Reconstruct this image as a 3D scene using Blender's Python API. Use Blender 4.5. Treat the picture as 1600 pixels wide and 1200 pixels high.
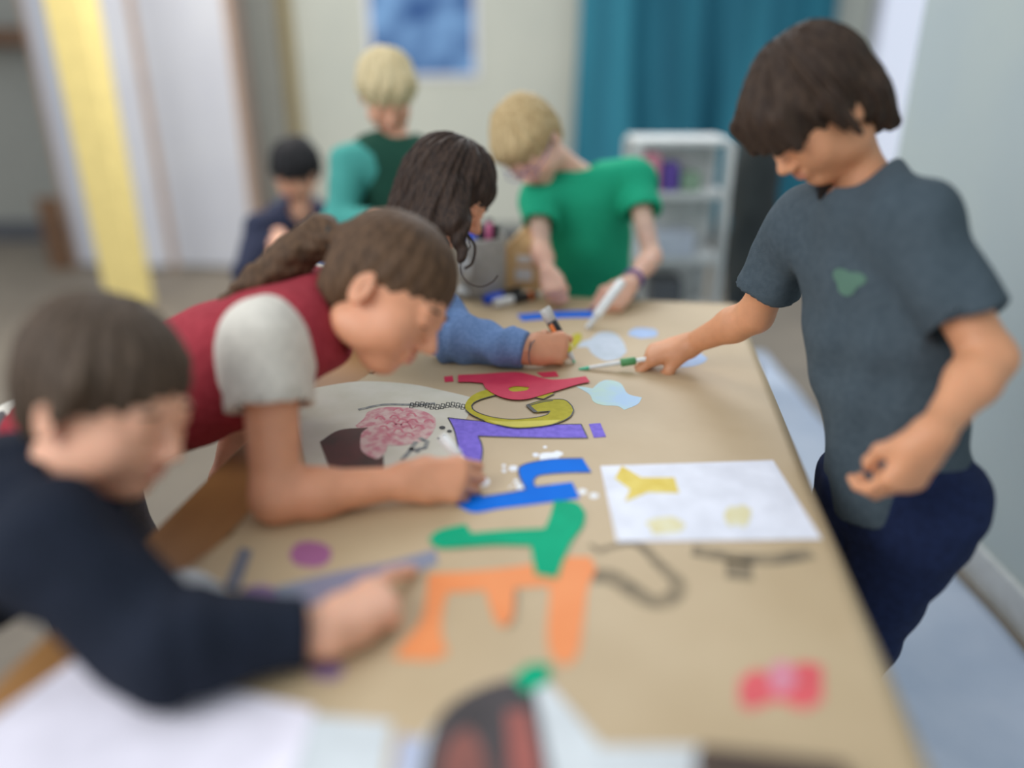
import bpy, bmesh, math, random
import numpy as np
from mathutils import Vector, Matrix
from mathutils.geometry import tessellate_polygon
random.seed(4); rng = np.random.RandomState(7)
S = bpy.context.scene
COL = S.collection
for o in list(bpy.data.objects): bpy.data.objects.remove(o)

# ------------------------------------------------------------ camera
TH = math.radians(22.6); FPX = 1200.0
CAM = np.array([0, 0, 1.30]); TZ = 0.72                 # table surface height
RT = np.array([1., 0, 0]); FW = np.array([0, math.cos(TH), -math.sin(TH)]); UP = np.array([0, math.sin(TH), math.cos(TH)])
cam = bpy.data.cameras.new('camera'); cam.sensor_width = 36; cam.lens = 27.0
cam.dof.use_dof = True; cam.dof.focus_distance = 1.40; cam.dof.aperture_fstop = 0.50
cam.clip_start = 0.02
camo = bpy.data.objects.new('camera', cam); COL.objects.link(camo)
camo.location = CAM; camo.rotation_euler = (math.pi/2 - TH, 0, 0); S.camera = camo

def W(px, py, zc):                                       # a photo pixel at a depth -> point in the room
    return CAM + zc*(FW + (px-800)/FPX*RT + (600-py)/FPX*UP)
def Wy(px, py, y):
    d = FW + (px-800)/FPX*RT + (600-py)/FPX*UP
    return CAM + d*(y/d[1])
def P(px, py, z=TZ):
    d = FW + (px-800)/FPX*RT + (600-py)/FPX*UP
    return CAM + d*((z-1.30)/d[2])
def CD(a, b, c): return a*RT + b*UP - c*FW               # direction: right, up, towards viewer

# ------------------------------------------------------------ world, lights, exposure
w = bpy.data.worlds.new('room_daylight'); S.world = w; w.use_nodes = True
bg = w.node_tree.nodes['Background']; bg.inputs[0].default_value = (0.86, 0.92, 1.0, 1); bg.inputs[1].default_value = 0.76
def area(name, loc, target, sx, sy, power, col):
    l = bpy.data.lights.new(name, 'AREA'); l.shape = 'RECTANGLE'; l.size = sx; l.size_y = sy; l.energy = power; l.color = col
    o = bpy.data.objects.new(name, l); COL.objects.link(o); o.location = loc
    o.rotation_euler = (Vector(target)-Vector(loc)).to_track_quat('-Z', 'Y').to_euler(); return o
area('window_daylight_back', (0.9, 4.6, 2.9), (0.1, 1.3, 0.7), 2.6, 1.4, 62, (0.93, 0.97, 1.0))
area('window_daylight_left', (-2.3, -0.5, 2.6), (0.2, 1.5, 0.8), 1.8, 1.5, 62, (0.95, 0.98, 1.0))
area('ceiling_lamp_light', (-1.2, 3.6, 2.9), (-1.2, 4.5, 0.5), 1.2, 1.2, 50, (1.0, 0.95, 0.88))
S.view_settings.view_transform = 'Standard'; S.view_settings.look = 'None'
S.view_settings.gamma = 1; S.view_settings.use_curve_mapping = False; S.view_settings.exposure = 0.0

# ------------------------------------------------------------ materials
def lin(c):
    return tuple(((v/255)/12.92 if v/255 <= .04045 else ((v/255+.055)/1.055)**2.4) for v in c)
def mat(name, c, rough=.6, c2=None, scale=20, bump=0, bscale=80, sss=0, metal=0, detail=4, spec=None, stretch=None, contrast=(.35, .65), coat=0):
    m = bpy.data.materials.new(name); m.use_nodes = True; nt = m.node_tree; b = nt.nodes['Principled BSDF']
    b.inputs['Roughness'].default_value = rough; b.inputs['Metallic'].default_value = metal
    if spec is not None: b.inputs['Specular IOR Level'].default_value = spec
    if coat: b.inputs['Coat Weight'].default_value = coat
    tc = nt.nodes.new('ShaderNodeTexCoord'); mp = nt.nodes.new('ShaderNodeMapping'); nt.links.new(tc.outputs['Object'], mp.inputs[0])
    if stretch: mp.inputs['Scale'].default_value = stretch
    n = nt.nodes.new('ShaderNodeTexNoise'); n.inputs['Scale'].default_value = scale; n.inputs['Detail'].default_value = detail
    nt.links.new(mp.outputs[0], n.inputs['Vector'])
    r = nt.nodes.new('ShaderNodeValToRGB'); nt.links.new(n.outputs['Fac'], r.inputs[0])
    r.color_ramp.elements[0].position, r.color_ramp.elements[1].position = contrast
    if c2 is None: c2 = tuple(min(255, v*1.06+1) for v in c)
    r.color_ramp.elements[0].color = (*lin(c), 1); r.color_ramp.elements[1].color = (*lin(c2), 1)
    nt.links.new(r.outputs[0], b.inputs['Base Color'])
    if sss:
        b.inputs['Subsurface Weight'].default_value = sss; b.inputs['Subsurface Radius'].default_value = (.012, .005, .003); b.inputs['Subsurface Scale'].default_value = 1
    if bump:
        n2 = nt.nodes.new('ShaderNodeTexNoise'); n2.inputs['Scale'].default_value = bscale; n2.inputs['Detail'].default_value = 3
        nt.links.new(mp.outputs[0], n2.inputs['Vector'])
        bp = nt.nodes.new('ShaderNodeBump'); bp.inputs['Strength'].default_value = min(1, bump); bp.inputs['Distance'].default_value = .003
        nt.links.new(n2.outputs['Fac'], bp.inputs['Height']); nt.links.new(bp.outputs[0], b.inputs['Normal'])
    return m
def emit(name, c, s):
    m = bpy.data.materials.new(name); m.use_nodes = True; b = m.node_tree.nodes['Principled BSDF']
    b.inputs['Base Color'].default_value = (*lin(c), 1); b.inputs['Emission Color'].default_value = (*lin(c), 1); b.inputs['Emission Strength'].default_value = s
    return m
M = dict(
 kraft=mat('kraft_paper', (190, 166, 130), .55, (198, 175, 140), 6, .25, 9),
 wood=mat('table_wood', (176, 128, 78), .45, (150, 104, 60), 9, 0, 80, stretch=(1, .12, 1)),
 palewood=mat('pale_wood', (242, 208, 154), .6, (230, 190, 132), 30),
 darkwood=mat('dark_wood', (120, 88, 62), .6, (98, 70, 48), 20),
 white=mat('white_paper', (226, 228, 238), .7), offwhite=mat('offwhite_paint', (208, 204, 186), .75, (218, 214, 200), 15),
 lilacwhite=mat('lilac_white_paper', (232, 226, 236), .7), greywhite=mat('grey_white_paper', (205, 210, 212), .7),
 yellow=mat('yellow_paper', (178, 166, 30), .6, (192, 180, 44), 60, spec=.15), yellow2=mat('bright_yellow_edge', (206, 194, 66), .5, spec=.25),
 paleyellow=mat('pale_yellow_paint', (226, 214, 160), .7, (232, 226, 190), 40), sun=mat('yellow_paint', (236, 214, 110), .7, (226, 198, 80), 40),
 pink=mat('pink_red_paper', (220, 64, 92), .6, (212, 56, 86), 30, spec=.2), purple=mat('purple_paper', (110, 88, 206), .7, (132, 108, 226), 80),
 blue=mat('blue_paper', (0, 118, 230), .7, (0, 110, 220), 12, spec=.12), blue2=mat('blue_tape', (6, 106, 220), .7, spec=.12),
 green=mat('green_paper', (8, 164, 120), .7, spec=.12), orange=mat('orange_paper', (244, 150, 88), .6, (238, 140, 76), 10),
 black=mat('black_ink', (22, 20, 20), .5), smear_shade=mat('grey_charcoal_and_shadow', (122, 110, 90), .8, (160, 142, 114), 40),  # the grey also colours painted shadows by the sheet and the E prong
 whitepaint=mat('white_paint', (232, 236, 246), .5), palepaint=mat('pale_blue_paint', (176, 208, 238), .6, (190, 220, 206), 14),
 mistpaint=mat('misty_blue_paint', (196, 206, 220), .6, (182, 194, 206), 30), skypaint=mat('sky_blue_paint', (160, 184, 222), .6),
 rose=mat('rose_pencil', (206, 134, 144), .8, (220, 192, 186), 55, contrast=(.4, .6)), graph=mat('graphite', (120, 124, 126), .8, (165, 165, 158), 90),
 dkbrown=mat('dark_brown', (72, 46, 36), .7, (104, 48, 44), 12), redbow=mat('red_paint', (218, 90, 96), .6), pinkdot=mat('pink_paint', (214, 136, 154), .6),
 greylilac=mat('grey_lilac_paint', (140, 130, 152), .7, (134, 142, 158), 8), magenta=mat('magenta_paint', (158, 94, 136), .7), lilac=mat('lilac_paint', (142, 114, 152), .7), slate=mat('slate_paint', (110, 112, 122), .7),
 printdark=mat('print_dark', (66, 56, 58), .5, (40, 34, 36), 25), printred=mat('print_red', (142, 78, 66), .5, (104, 62, 54), 22),
 capwhite=mat('white_plastic', (236, 238, 236), .35), capgrey=mat('grey_plastic', (190, 188, 182), .4), capblue=mat('blue_plastic', (20, 84, 220), .35),
 blackpl=mat('black_plastic', (24, 24, 26), .35), orangepl=mat('orange_label', (236, 130, 62), .45), yellowpl=mat('yellow_plastic', (214, 204, 40), .4),
 mint=mat('mint_plastic', (90, 206, 168), .4), greenpl=mat('green_plastic', (84, 150, 92), .45), purplepl=mat('purple_plastic', (92, 66, 150), .4), pinkpl=mat('pink_plastic', (190, 92, 130), .4),
 clear=mat('translucent_white_plastic', (214, 218, 220), .3), stone=mat('grey_stoneware', (176, 172, 164), .7, (160, 157, 150), 60, .2, 150),
 stonelight=mat('pale_glaze', (206, 208, 206), .5),
 eye=mat('eye_white', (232, 228, 222), .2), iris=mat('iris_brown', (48, 32, 24), .2), lip=mat('lip', (190, 108, 98), .45),
 wall=mat('cream_wall', (204, 206, 194), .9, (198, 201, 190), 2), wallgrey=mat('grey_green_wall', (186, 196, 192), .85, (176, 188, 190), 1.2),
 wallleft=mat('grey_wall', (150, 150, 142), .9), floor=mat('grey_brown_floor', (128, 118, 104), .6, (116, 107, 95), 3),
 sheet=mat('pale_blue_sheet', (196, 206, 222), .5, (176, 190, 210), 3, .4, 6),
 panel=mat('panel_white', (206, 208, 216), .8, (198, 200, 210), 2), pillar=mat('yellow_pillar', (238, 216, 140), .7), brownedge=mat('brown_edge', (170, 148, 134), .8),
 dark=mat('dark_cloth', (44, 50, 50), .8), darkgrey=mat('dark_grey', (84, 86, 90), .7), cart=mat('grey_white_plastic', (196, 198, 196), .5),
)
def teal():
    m = mat('teal_curtain', (20, 96, 118), .8, (44, 128, 150), 3, stretch=(1.5, 1, .15)); return m
M['teal'] = teal()
def cloth(name, c, c2=None, s=90): return mat(name, c, .9, c2, s, .35, 420, spec=.2)
def skin(name, c): return mat(name, c, .5, tuple(min(255, v*1.05+2) for v in c), 25, .08, 300, sss=.25)
def hairm(name, c, c2): return mat(name, c, .6, c2, 26, .5, 90, stretch=(5, 5, .9), contrast=(.3, .7), spec=.22)

# ------------------------------------------------------------ object helpers
BASE = {}
def link(o, parent):
    COL.objects.link(o)
    if parent: o.parent = parent
def root(name, loc, label, cat, group=None, kind=None):
    o = bpy.data.objects.new(name, None); COL.objects.link(o); o.location = loc; o.empty_display_size = .05
    BASE[o.name] = np.array(loc, float); tag(o, label, cat, group, kind); return o
def tag(o, label=None, cat=None, group=None, kind=None):
    if label: o['label'] = label
    if cat: o['category'] = cat
    if group: o['group'] = group
    if kind: o['kind'] = kind
    return o
def build(name, V, F, m, parent=None, smooth=True, mats=None, fm=None, label=None):
    V = np.asarray(V, float)
    if parent is None: L = np.array([V[:, 0].mean(), V[:, 1].mean(), V[:, 2].min()])
    else: L = BASE[parent.name]
    me = bpy.data.meshes.new(name); me.from_pydata((V-L).tolist(), [], F)
    me.materials.append(m)
    for x in (mats or []): me.materials.append(x)
    if fm is not None: me.polygons.foreach_set('material_index', fm)
    if smooth: me.polygons.foreach_set('use_smooth', [True]*len(me.polygons))
    me.update()
    o = bpy.data.objects.new(name, me); link(o, parent)
    if parent is None: o.location = L
    BASE[o.name] = L
    if label: o['label'] = label
    return o
class MB:                                              # collects simple solids into one mesh
    def __init__(s): s.V = []; s.F = []
    def add(s, V, F):
        n = len(s.V); s.V += [tuple(v) for v in V]; s.F += [tuple(i+n for i in f) for f in F]; return s
    def box(s, c, d, ax=None, bev=0):
        bm = bmesh.new(); bmesh.ops.create_cube(bm, size=1)
        for v in bm.verts: v.co = Vector((v.co.x*d[0], v.co.y*d[1], v.co.z*d[2]))
        if bev: bmesh.ops.bevel(bm, geom=bm.edges[:], offset=bev, segments=2, affect='EDGES', profile=.5)
        bm.verts.index_update()
        A = np.eye(3) if ax is None else np.array(ax).T
        V = [A@np.array(v.co)+np.array(c) for v in bm.verts]; F = [[v.index for v in f.verts] for f in bm.faces]; bm.free()
        return s.add(V, F)
    def lathe(s, a, b, prof, seg=24):                  # prof: (t, radius) with t in metres from a along a->b
        a = np.array(a, float); b = np.array(b, float); d = (b-a)/np.linalg.norm(b-a)
        x = np.cross(d, [0, 0, 1.]); 
        if np.linalg.norm(x) < .05: x = np.array([1., 0, 0])
        x /= np.linalg.norm(x); y = np.cross(d, x); V = []; F = []
        for t, r in prof:
            for k in range(seg):
                q = 2*math.pi*k/seg; V.append(a+d*t+(x*math.cos(q)+y*math.sin(q))*max(r, 1e-5))
        n = len(prof)
        for i in range(n-1):
            for k in range(seg):
                k2 = (k+1) % seg; F.append((i*seg+k, i*seg+k2, (i+1)*seg+k2, (i+1)*seg+k))
        F.append(tuple(range(seg-1, -1, -1))); F.append(tuple((n-1)*seg+k for k in range(seg)))
        return s.add(V, F)
    def tube(s, pts, r, seg=8):
        pts = [np.array(p, float) for p in pts]; n = len(pts); V = []; F = []
        rr = r if isinstance(r, (list, tuple)) else [r]*n
        up = np.array([.13, .21, .97])
        for i, p in enumerate(pts):
            d = pts[min(i+1, n-1)]-pts[max(i-1, 0)]; d /= np.linalg.norm(d)+1e-9
            x = np.cross(d, up); x /= np.linalg.norm(x)+1e-9; y = np.cross(d, x)
            for k in range(seg):
                q = 2*math.pi*k/seg; V.append(p+(x*math.cos(q)+y*math.sin(q))*rr[i])
        for i in range(n-1):
            for k in range(seg):
                k2 = (k+1) % seg; F.append((i*seg+k, i*seg+k2, (i+1)*seg+k2, (i+1)*seg+k))
        F.append(tuple(range(seg-1, -1, -1))); F.append(tuple((n-1)*seg+k for k in range(seg)))
        return s.add(V, F)
    def go(s, name, m, parent=None, smooth=False, label=None): return build(name, s.V, s.F, m, parent, smooth, label=label)

# ---- flat cut shapes and strokes lying on the table
def smoothpoly(pts, closed=True, lim=48, sub=5):
    n = len(pts); pts = [np.array(p, float) for p in pts]; out = []
    def corner(i):
        if not closed and (i == 0 or i == n-1): return True
        a = pts[i]-pts[i-1]; b = pts[(i+1) % n]-pts[i]
        c = np.dot(a, b)/(np.linalg.norm(a)*np.linalg.norm(b)+1e-9)
        return math.degrees(math.acos(max(-1, min(1, c)))) > lim
    for i in range(n if closed else n-1):
        p1 = pts[i]; p2 = pts[(i+1) % n]
        m1 = (p2-pts[i-1])/2 if not corner(i) else (p2-p1)
        m2 = (pts[(i+2) % n]-p1)/2 if not corner((i+1) % n) else (p2-p1)
        for k in range(sub):
            t = k/sub; out.append((2*t**3-3*t*t+1)*p1+(t**3-2*t*t+t)*m1+(-2*t**3+3*t*t)*p2+(t**3-t*t)*m2)
    if not closed: out.append(pts[-1])
    return out
def flat(name, poly, z, m, parent=None, th=.0005, hole=None, smooth=True, label=None, lift=None):
    pl = smoothpoly(poly) if smooth else [np.array(p, float) for p in poly]
    loops = [[P(x, y, z) for x, y in pl]]
    if hole: loops.append([P(x, y, z) for x, y in smoothpoly(hole)])
    flatv = [p for l in loops for p in l]; n = len(flatv)
    tris = tessellate_polygon([[Vector((p[0], p[1], 0)) for p in l] for l in loops])
    top = [np.array([p[0], p[1], z+(lift(p) if lift else 0)]) for p in flatv]; bot = [p-np.array([0, 0, th]) for p in top]
    F = []
    for t in tris:
        a, b, c = [flatv[i] for i in t]
        if (b[0]-a[0])*(c[1]-a[1])-(b[1]-a[1])*(c[0]-a[0]) < 0: t = (t[0], t[2], t[1])
        F.append(tuple(t)); F.append((t[0]+n, t[2]+n, t[1]+n))
    o = 0
    for l in loops:
        k = len(l)
        for i in range(k): F.append((o+i, o+(i+1) % k, n+o+(i+1) % k, n+o+i))
        o += k
    return build(name, top+bot, F, m, parent, False, label=label)
def stroke(name, pts, wd, z, m, parent=None, closed=False, th=.0003, sm=True, mb=None):
    pl = smoothpoly(pts, closed) if sm else [np.array(p, float) for p in pts]
    q = [P(x, y, z) for x, y in pl]; n = len(q); own = mb is None
    if own: mb = MB()
    V = []; F = []
    for i in range(n):
        a = q[i-1] if (closed or i > 0) else q[i]; b = q[(i+1) % n] if (closed or i < n-1) else q[i]
        d = b-a; d[2] = 0; d /= np.linalg.norm(d)+1e-9; s = np.array([-d[1], d[0], 0])
        ww = (wd(i/(n-1)) if callable(wd) else wd)/2
        V += [q[i]+s*ww, q[i]-s*ww, q[i]+s*ww-[0, 0, th], q[i]-s*ww-[0, 0, th]]
    for i in range(n if closed else n-1):
        a = i*4; b = ((i+1) % n)*4
        F += [(a, a+1, b+1, b), (a+2, b+2, b+3, a+3), (a, b, b+2, a+2), (a+1, a+3, b+3, b+1)]
    mb.add(V, F)
    return mb.go(name, m, parent) if own else None
def blob(cx, cy, rx, ry, n=14, jit=.08, seed=0):
    r = random.Random(seed*7+int(cx)); return [(cx+rx*(1+r.uniform(-jit, jit))*math.cos(2*math.pi*i/n), cy+ry*(1+r.uniform(-jit, jit))*math.sin(2*math.pi*i/n)) for i in range(n)]

# ------------------------------------------------------------ implicit surfaces for bodies, hair and clothes
def nrm(v): v = np.array(v, float); return v/np.linalg.norm(v)
class Field:
    def __init__(s, res=.004, k=.012): s.res = res; s.k = k; s.p = []; s.disp = None
    def cap(s, a, b, ra, rb=None, k=None, sub=False, cut=None):
        rb = ra if rb is None else rb; a = np.array(a, float); b = np.array(b, float)
        lo = np.minimum(a-ra, b-rb); hi = np.maximum(a+ra, b+rb); ab = b-a; L2 = max(1e-9, ab@ab)
        def f(X, Y, Z):
            t = np.clip(((X-a[0])*ab[0]+(Y-a[1])*ab[1]+(Z-a[2])*ab[2])/L2, 0, 1)
            d = np.sqrt((X-a[0]-t*ab[0])**2+(Y-a[1]-t*ab[1])**2+(Z-a[2]-t*ab[2])**2)-(ra+(rb-ra)*t)
            if cut is not None:
                for c, n in cut: d = np.maximum(d, (X-c[0])*n[0]+(Y-c[1])*n[1]+(Z-c[2])*n[2])
            return d
        s.p.append((f, lo, hi, s.k if k is None else k, sub)); return s
    def chain(s, pts, rs, k=None):
        for i in range(len(pts)-1): s.cap(pts[i], pts[i+1], rs[i], rs[i+1], k)
        return s
    def ell(s, c, r, R=None, k=None, sub=False, cut=None):
        c = np.array(c, float); r = np.array(r, float); R = np.eye(3) if R is None else R
        m = np.sqrt(((R*r)**2).sum(1)); lo = c-m; hi = c+m
        def f(X, Y, Z):
            x, y, z = X-c[0], Y-c[1], Z-c[2]
            u = [(x*R[0, i]+y*R[1, i]+z*R[2, i])/r[i] for i in range(3)]
            k0 = np.sqrt(u[0]**2+u[1]**2+u[2]**2); k1 = np.sqrt((u[0]/r[0])**2+(u[1]/r[1])**2+(u[2]/r[2])**2)+1e-9
            d = k0*(k0-1)/k1
            if cut is not None:
                for cc, n in cut: d = np.maximum(d, (X-cc[0])*n[0]+(Y-cc[1])*n[1]+(Z-cc[2])*n[2])
            return d
        s.p.append((f, lo, hi, s.k if k is None else k, sub)); return s
    def mesh(s):
        h = s.res; add = [p for p in s.p if not p[4]]
        lo = np.min([p[1] for p in add], 0)-3*h; hi = np.max([p[2] for p in add], 0)+3*h
        if s.disp: lo -= .008; hi += .008
        ax = [np.arange(lo[i], hi[i]+h, h, dtype=np.float32) for i in range(3)]
        G = np.full([len(a) for a in ax], .05, np.float32)
        for f, l, u, k, sub in s.p:
            m = k+.012+2*h; sl = []
            for i in range(3):
                i0 = max(0, int((l[i]-m-lo[i])/h)); i1 = min(len(ax[i]), int((u[i]+m-lo[i])/h)+2); sl.append(slice(i0, max(i0, i1)))
            if any(q.stop <= q.start for q in sl): continue
            D = f(ax[0][sl[0]][:, None, None], ax[1][sl[1]][None, :, None], ax[2][sl[2]][None, None, :]).astype(np.float32)
            A = G[tuple(sl)]
            if sub: D = -D; hh = np.maximum(k-np.abs(A-D), 0)/k; G[tuple(sl)] = np.maximum(A, D)+hh*hh*k*.25
            else: hh = np.maximum(k-np.abs(A-D), 0)/k; G[tuple(sl)] = np.minimum(A, D)-hh*hh*k*.25
        if s.disp:
            G = G+s.disp(ax[0][:, None, None], ax[1][None, :, None], ax[2][None, None, :]).astype(np.float32)
        G[0] = G[-1] = .05; G[:, 0] = G[:, -1] = .05; G[:, :, 0] = G[:, :, -1] = .05
        I = G < 0; n = G.shape
        c = np.zeros([q-1 for q in n], np.uint8)
        offs = [(i, j, k) for i in (0, 1) for j in (0, 1) for k in (0, 1)]
        for i, j, k in offs: c += I[i:n[0]-1+i, j:n[1]-1+j, k:n[2]-1+k]
        act = np.argwhere((c > 0) & (c < 8)); N = len(act)
        idx = np.full(c.shape, -1, np.int64); idx[tuple(act.T)] = np.arange(N)
        val = {o: G[act[:, 0]+o[0], act[:, 1]+o[1], act[:, 2]+o[2]] for o in offs}
        acc = np.zeros((N, 3)); cnt = np.zeros(N)
        for a in offs:
            for d in range(3):
                if a[d] == 0:
                    b = list(a); b[d] = 1; b = tuple(b); va, vb = val[a], val[b]; mk = (va < 0) != (vb < 0)
                    t = np.where(mk, va/np.where(mk, va-vb, 1), 0); q = np.tile(np.array(a, float), (N, 1)); q[:, d] += t
                    acc[mk] += q[mk]; cnt[mk] += 1
        V = lo+h*(act+acc/np.maximum(cnt, 1)[:, None]); F = []
        for d in range(3):
            e1, e2 = (d+1) % 3, (d+2) % 3
            sa = [slice(1, -1)]*3; sa[d] = slice(0, n[d]-1); sb = list(sa); sb[d] = slice(1, n[d])
            A = I[tuple(sa)]; B = I[tuple(sb)]; ch = np.argwhere(A != B)
            if not len(ch): continue
            pos = ch.copy(); pos[:, e1] += 1; pos[:, e2] += 1
            flip = A[tuple(ch.T)]
            def cell(o1, o2): q = pos.copy(); q[:, e1] -= o1; q[:, e2] -= o2; return idx[tuple(q.T)]
            Q = np.stack([cell(1, 1), cell(0, 1), cell(0, 0), cell(1, 0)], 1); Q[~flip] = Q[~flip][:, ::-1]
            F.append(Q)
        F = np.concatenate(F); F = F[(F >= 0).all(1)]
        return V, F.tolist()
def merged(name, fields, m, parent, label=None):
    V = []; F = []; n = 0
    for f in fields:
        v, q = f.mesh(); V.append(v); F += [[i+n for i in a] for a in q]; n += len(v)
    return build(name, np.concatenate(V), F, m, parent, True, label=label)
def frame(f, u):
    f = nrm(f); r = nrm(np.cross(f, u)); return np.stack([r, f, np.cross(r, f)], 1)
def wrinkles(amp, sc, seed, axis=None):
    rr = np.random.RandomState(seed); K = [(rr.randn(3)*sc, rr.rand()*6.28) for _ in range(5)]
    def f(X, Y, Z):
        a = 0
        wpx = .3*np.sin(X*sc*.7+1)+.3*np.sin(Y*sc*.8+2)+.3*np.sin(Z*sc*.6)
        for k, p in K: a = a+np.sin(k[0]*X+k[1]*Y+k[2]*Z+p+2*wpx)
        return a*amp/5*1.6
    return f
def folds(a, b, amp, wl, base, rad=.09):              # gathered sleeve folds across the limb a-b
    a = np.array(a); d = nrm(np.array(b)-a); L = np.linalg.norm(np.array(b)-a)
    def f(X, Y, Z):
        t = (X-a[0])*d[0]+(Y-a[1])*d[1]+(Z-a[2])*d[2]
        r2 = (X-a[0]-t*d[0])**2+(Y-a[1]-t*d[1])**2+(Z-a[2]-t*d[2])**2
        m = np.clip(t/.03, 0, 1)*np.clip((L-.02-t)/.02, 0, 1)*(r2 < rad*rad)
        return base(X, Y, Z)+amp*m*np.sin(t*2*math.pi/wl+14*(Z-a[2])*2+9*np.sin(20*X+3*Y))
    return f

def head(F, c, R, s, neck, nr=.036):
    Q = lambda x, y, z: c+R@(np.array([x, y, z])*s)
    E = lambda x, y, z, a, b, d, k=.02, Rr=None: F.ell(Q(x, y, z), np.array([a, b, d])*s, R if Rr is None else R@Rr, k)
    E(0, -.012, .035, .073, .089, .074); E(0, .024, -.018, .058, .058, .070, .03)
    E(0, .046, -.080, .026, .026, .020, .03)
    for q in (-1, 1):
        E(q*.033, .050, -.030, .026, .026, .030, .02); E(q*.045, .0, -.062, .016, .035, .022, .03)
        E(q*.026, .074, .018, .018, .010, .007, .012)                 # brow
        E(q*.073, -.010, -.008, .007, .017, .027, .006, np.array(Matrix.Rotation(math.radians(q*-18), 3, 'Z')))
        F.ell(Q(q*.080, -.004, -.006), np.array([.004, .008, .015])*s, R, .004, sub=True)
        F.ell(Q(q*.027, .083, .004), np.array([.013, .007, .008])*s, R, .01, sub=True)
        E(q*.027, .0735, .0045, .0138, .0112, .0108, .005)              # upper lid
        E(q*.0095, .088, -.030, .007, .008, .006, .005)
    F.cap(Q(0, .078, .008), Q(0, .098, -.024), .006*s, .0095*s, .010)
    E(0, .078, -.0475, .018, .010, .005, .008); E(0, .077, -.0575, .015, .010, .006, .008)
    F.cap(Q(0, -.030, -.045), neck, nr*s, nr*1.08*s, .025)
    return Q
def facebits(par, Q, R, s, brow, closed=False):
    def el(x, y, z, a, b, d, nm, m):
        bm = bmesh.new(); bmesh.ops.create_uvsphere(bm, u_segments=16, v_segments=10, radius=1); bm.verts.index_update()
        V = [Q(x+v.co.x*a, y+v.co.y*b, z+v.co.z*d) for v in bm.verts]; Fs = [[v.index for v in f.verts] for f in bm.faces]; bm.free()
        return build(nm, V, Fs, m, par)
    for q in (-1, 1):
        e = el(q*.027, .072, .001, .0105, .0105, .0085, 'eye', M['eye'])
        el(q*.027, .0795, -.001, .005, .0035, .005, 'iris', M['iris']).parent = e
        MB().tube([Q(q*(.027+.016*t), .0845-.010*abs(t)**1.5+(0 if q*t < 0 else -.002*abs(t)), .021+.003*(1-t*t)) for t in (-1, -.5, 0, .5, 1)], [.001*s, .0022*s, .0026*s, .0022*s, .001*s]).go('eyebrow', brow, par, True)
    el(0, .0815, -.0475, .0165, .0065, .0032, 'upper_lip', M['lip']); el(0, .081, -.0555, .0145, .0065, .0042, 'lower_lip', M['lip'])

def hand(F, w, d, n, right, s=1.0, curl=None, thumb='grip', k=.0045):
    """wrist w, pointing d, back of the hand facing n"""
    w = np.array(w, float); d = nrm(d); n = nrm(np.array(n)-np.dot(n, d)*d); sd = np.cross(d, n)*(-1 if right else 1)
    s = s*.82
    curl = curl or [(60, 80, 45)]*4
    off = [.027, .009, -.009, -.025]; kl = [.082, .085, .080, .072]
    ln = [(.040, .025, .020), (.044, .028, .021), (.040, .026, .020), (.031, .020, .017)]; rr = [.0098, .0100, .0095, .0083]
    tips = []
    for i in range(4):
        kn = w+(d*kl[i]+sd*off[i]-n*.002*abs(i-1))*s
        F.cap(w+(sd*off[i]*.45-n*.001)*s, kn, .0165*s, .0125*s, .016)
        p = kn; a = 0; fan = sd*(off[i]*1.6)
        for j in range(3):
            a += math.radians(curl[i][j]); dd = nrm(d*math.cos(a)-n*math.sin(a)+fan*.9*math.cos(a))
            q = p+dd*ln[i][j]*s; F.cap(p, q, (rr[i]-.0008*j)*s, (rr[i]-.0008*(j+1))*s, k); p = q
        tips.append(p)
    F.cap(w+(sd*.020+d*.030-n*.006)*s, w-d*.012*s, .0165*s, .019*s, .018)          # thenar
    F.cap(w+(-sd*.018+d*.030-n*.006)*s, w, .013*s, .016*s, .018)
    b = w+(sd*.026+d*.026-n*.010)*s
    if thumb == 'grip': D = [sd*.45+d*.75-n*.5, d*.85-n*.55-sd*.25, d*.55-n*.6-sd*.6]
    elif thumb == 'over': D = [sd*.2+d*.6-n*.8, d*.4-n*.5-sd*.8, -sd*.95-n*.25+d*.1]
    else: D = [sd*.7+d*.7-n*.2, sd*.35+d*.9-n*.2, d-n*.25]
    p = b
    for j, (L, r) in enumerate(((.036, .0125), (.030, .0108), (.022, .0100))):
        q = p+nrm(D[j])*L*s; F.cap(p, q, r*s, (r-.001)*s, .006 if j else .014); p = q
    tips.append(p); return tips
def arm(F, sh, el, wr, s=1.0):
    sh, el, wr = [np.array(q, float) for q in (sh, el, wr)]; mid = el+(wr-el)*.3
    F.chain([sh, el], [.038*s, .031*s], .02); F.chain([el, mid, wr], [.030*s, .031*s, .0195*s], .02)
def tframe(pel, neck, shL, shR):
    u = nrm(np.array(neck)-pel); r = np.array(shR)-shL; r = nrm(r-(r@u)*u); return np.stack([r, np.cross(u, r), u], 1)
def torso(F, pel, neck, shL, shR, o=0, k=.05, fat=1.0, cut=None):
    pel, neck, shL, shR = [np.array(q, float) for q in (pel, neck, shL, shR)]; R = tframe(pel, neck, shL, shR)
    L = np.linalg.norm(neck-pel)/.42
    for t, a, b, c in ((0, .118, .090, .085), (.30, .106, .080, .095), (.58, .116, .084, .10), (.80, .108, .072, .07)):
        F.ell(pel+(neck-pel)*t, (np.array([a, b, c*L])*fat+o), R, k, cut=cut)
    F.cap(shL+(neck-shL)*.12, shR+(neck-shR)*.12, .040+o, .040+o, .04, cut=cut)
    for q in (shL, shR): F.cap(neck-R[:, 2]*.005, q, .034+o, .036+o, .04, cut=cut)
    return R
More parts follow.
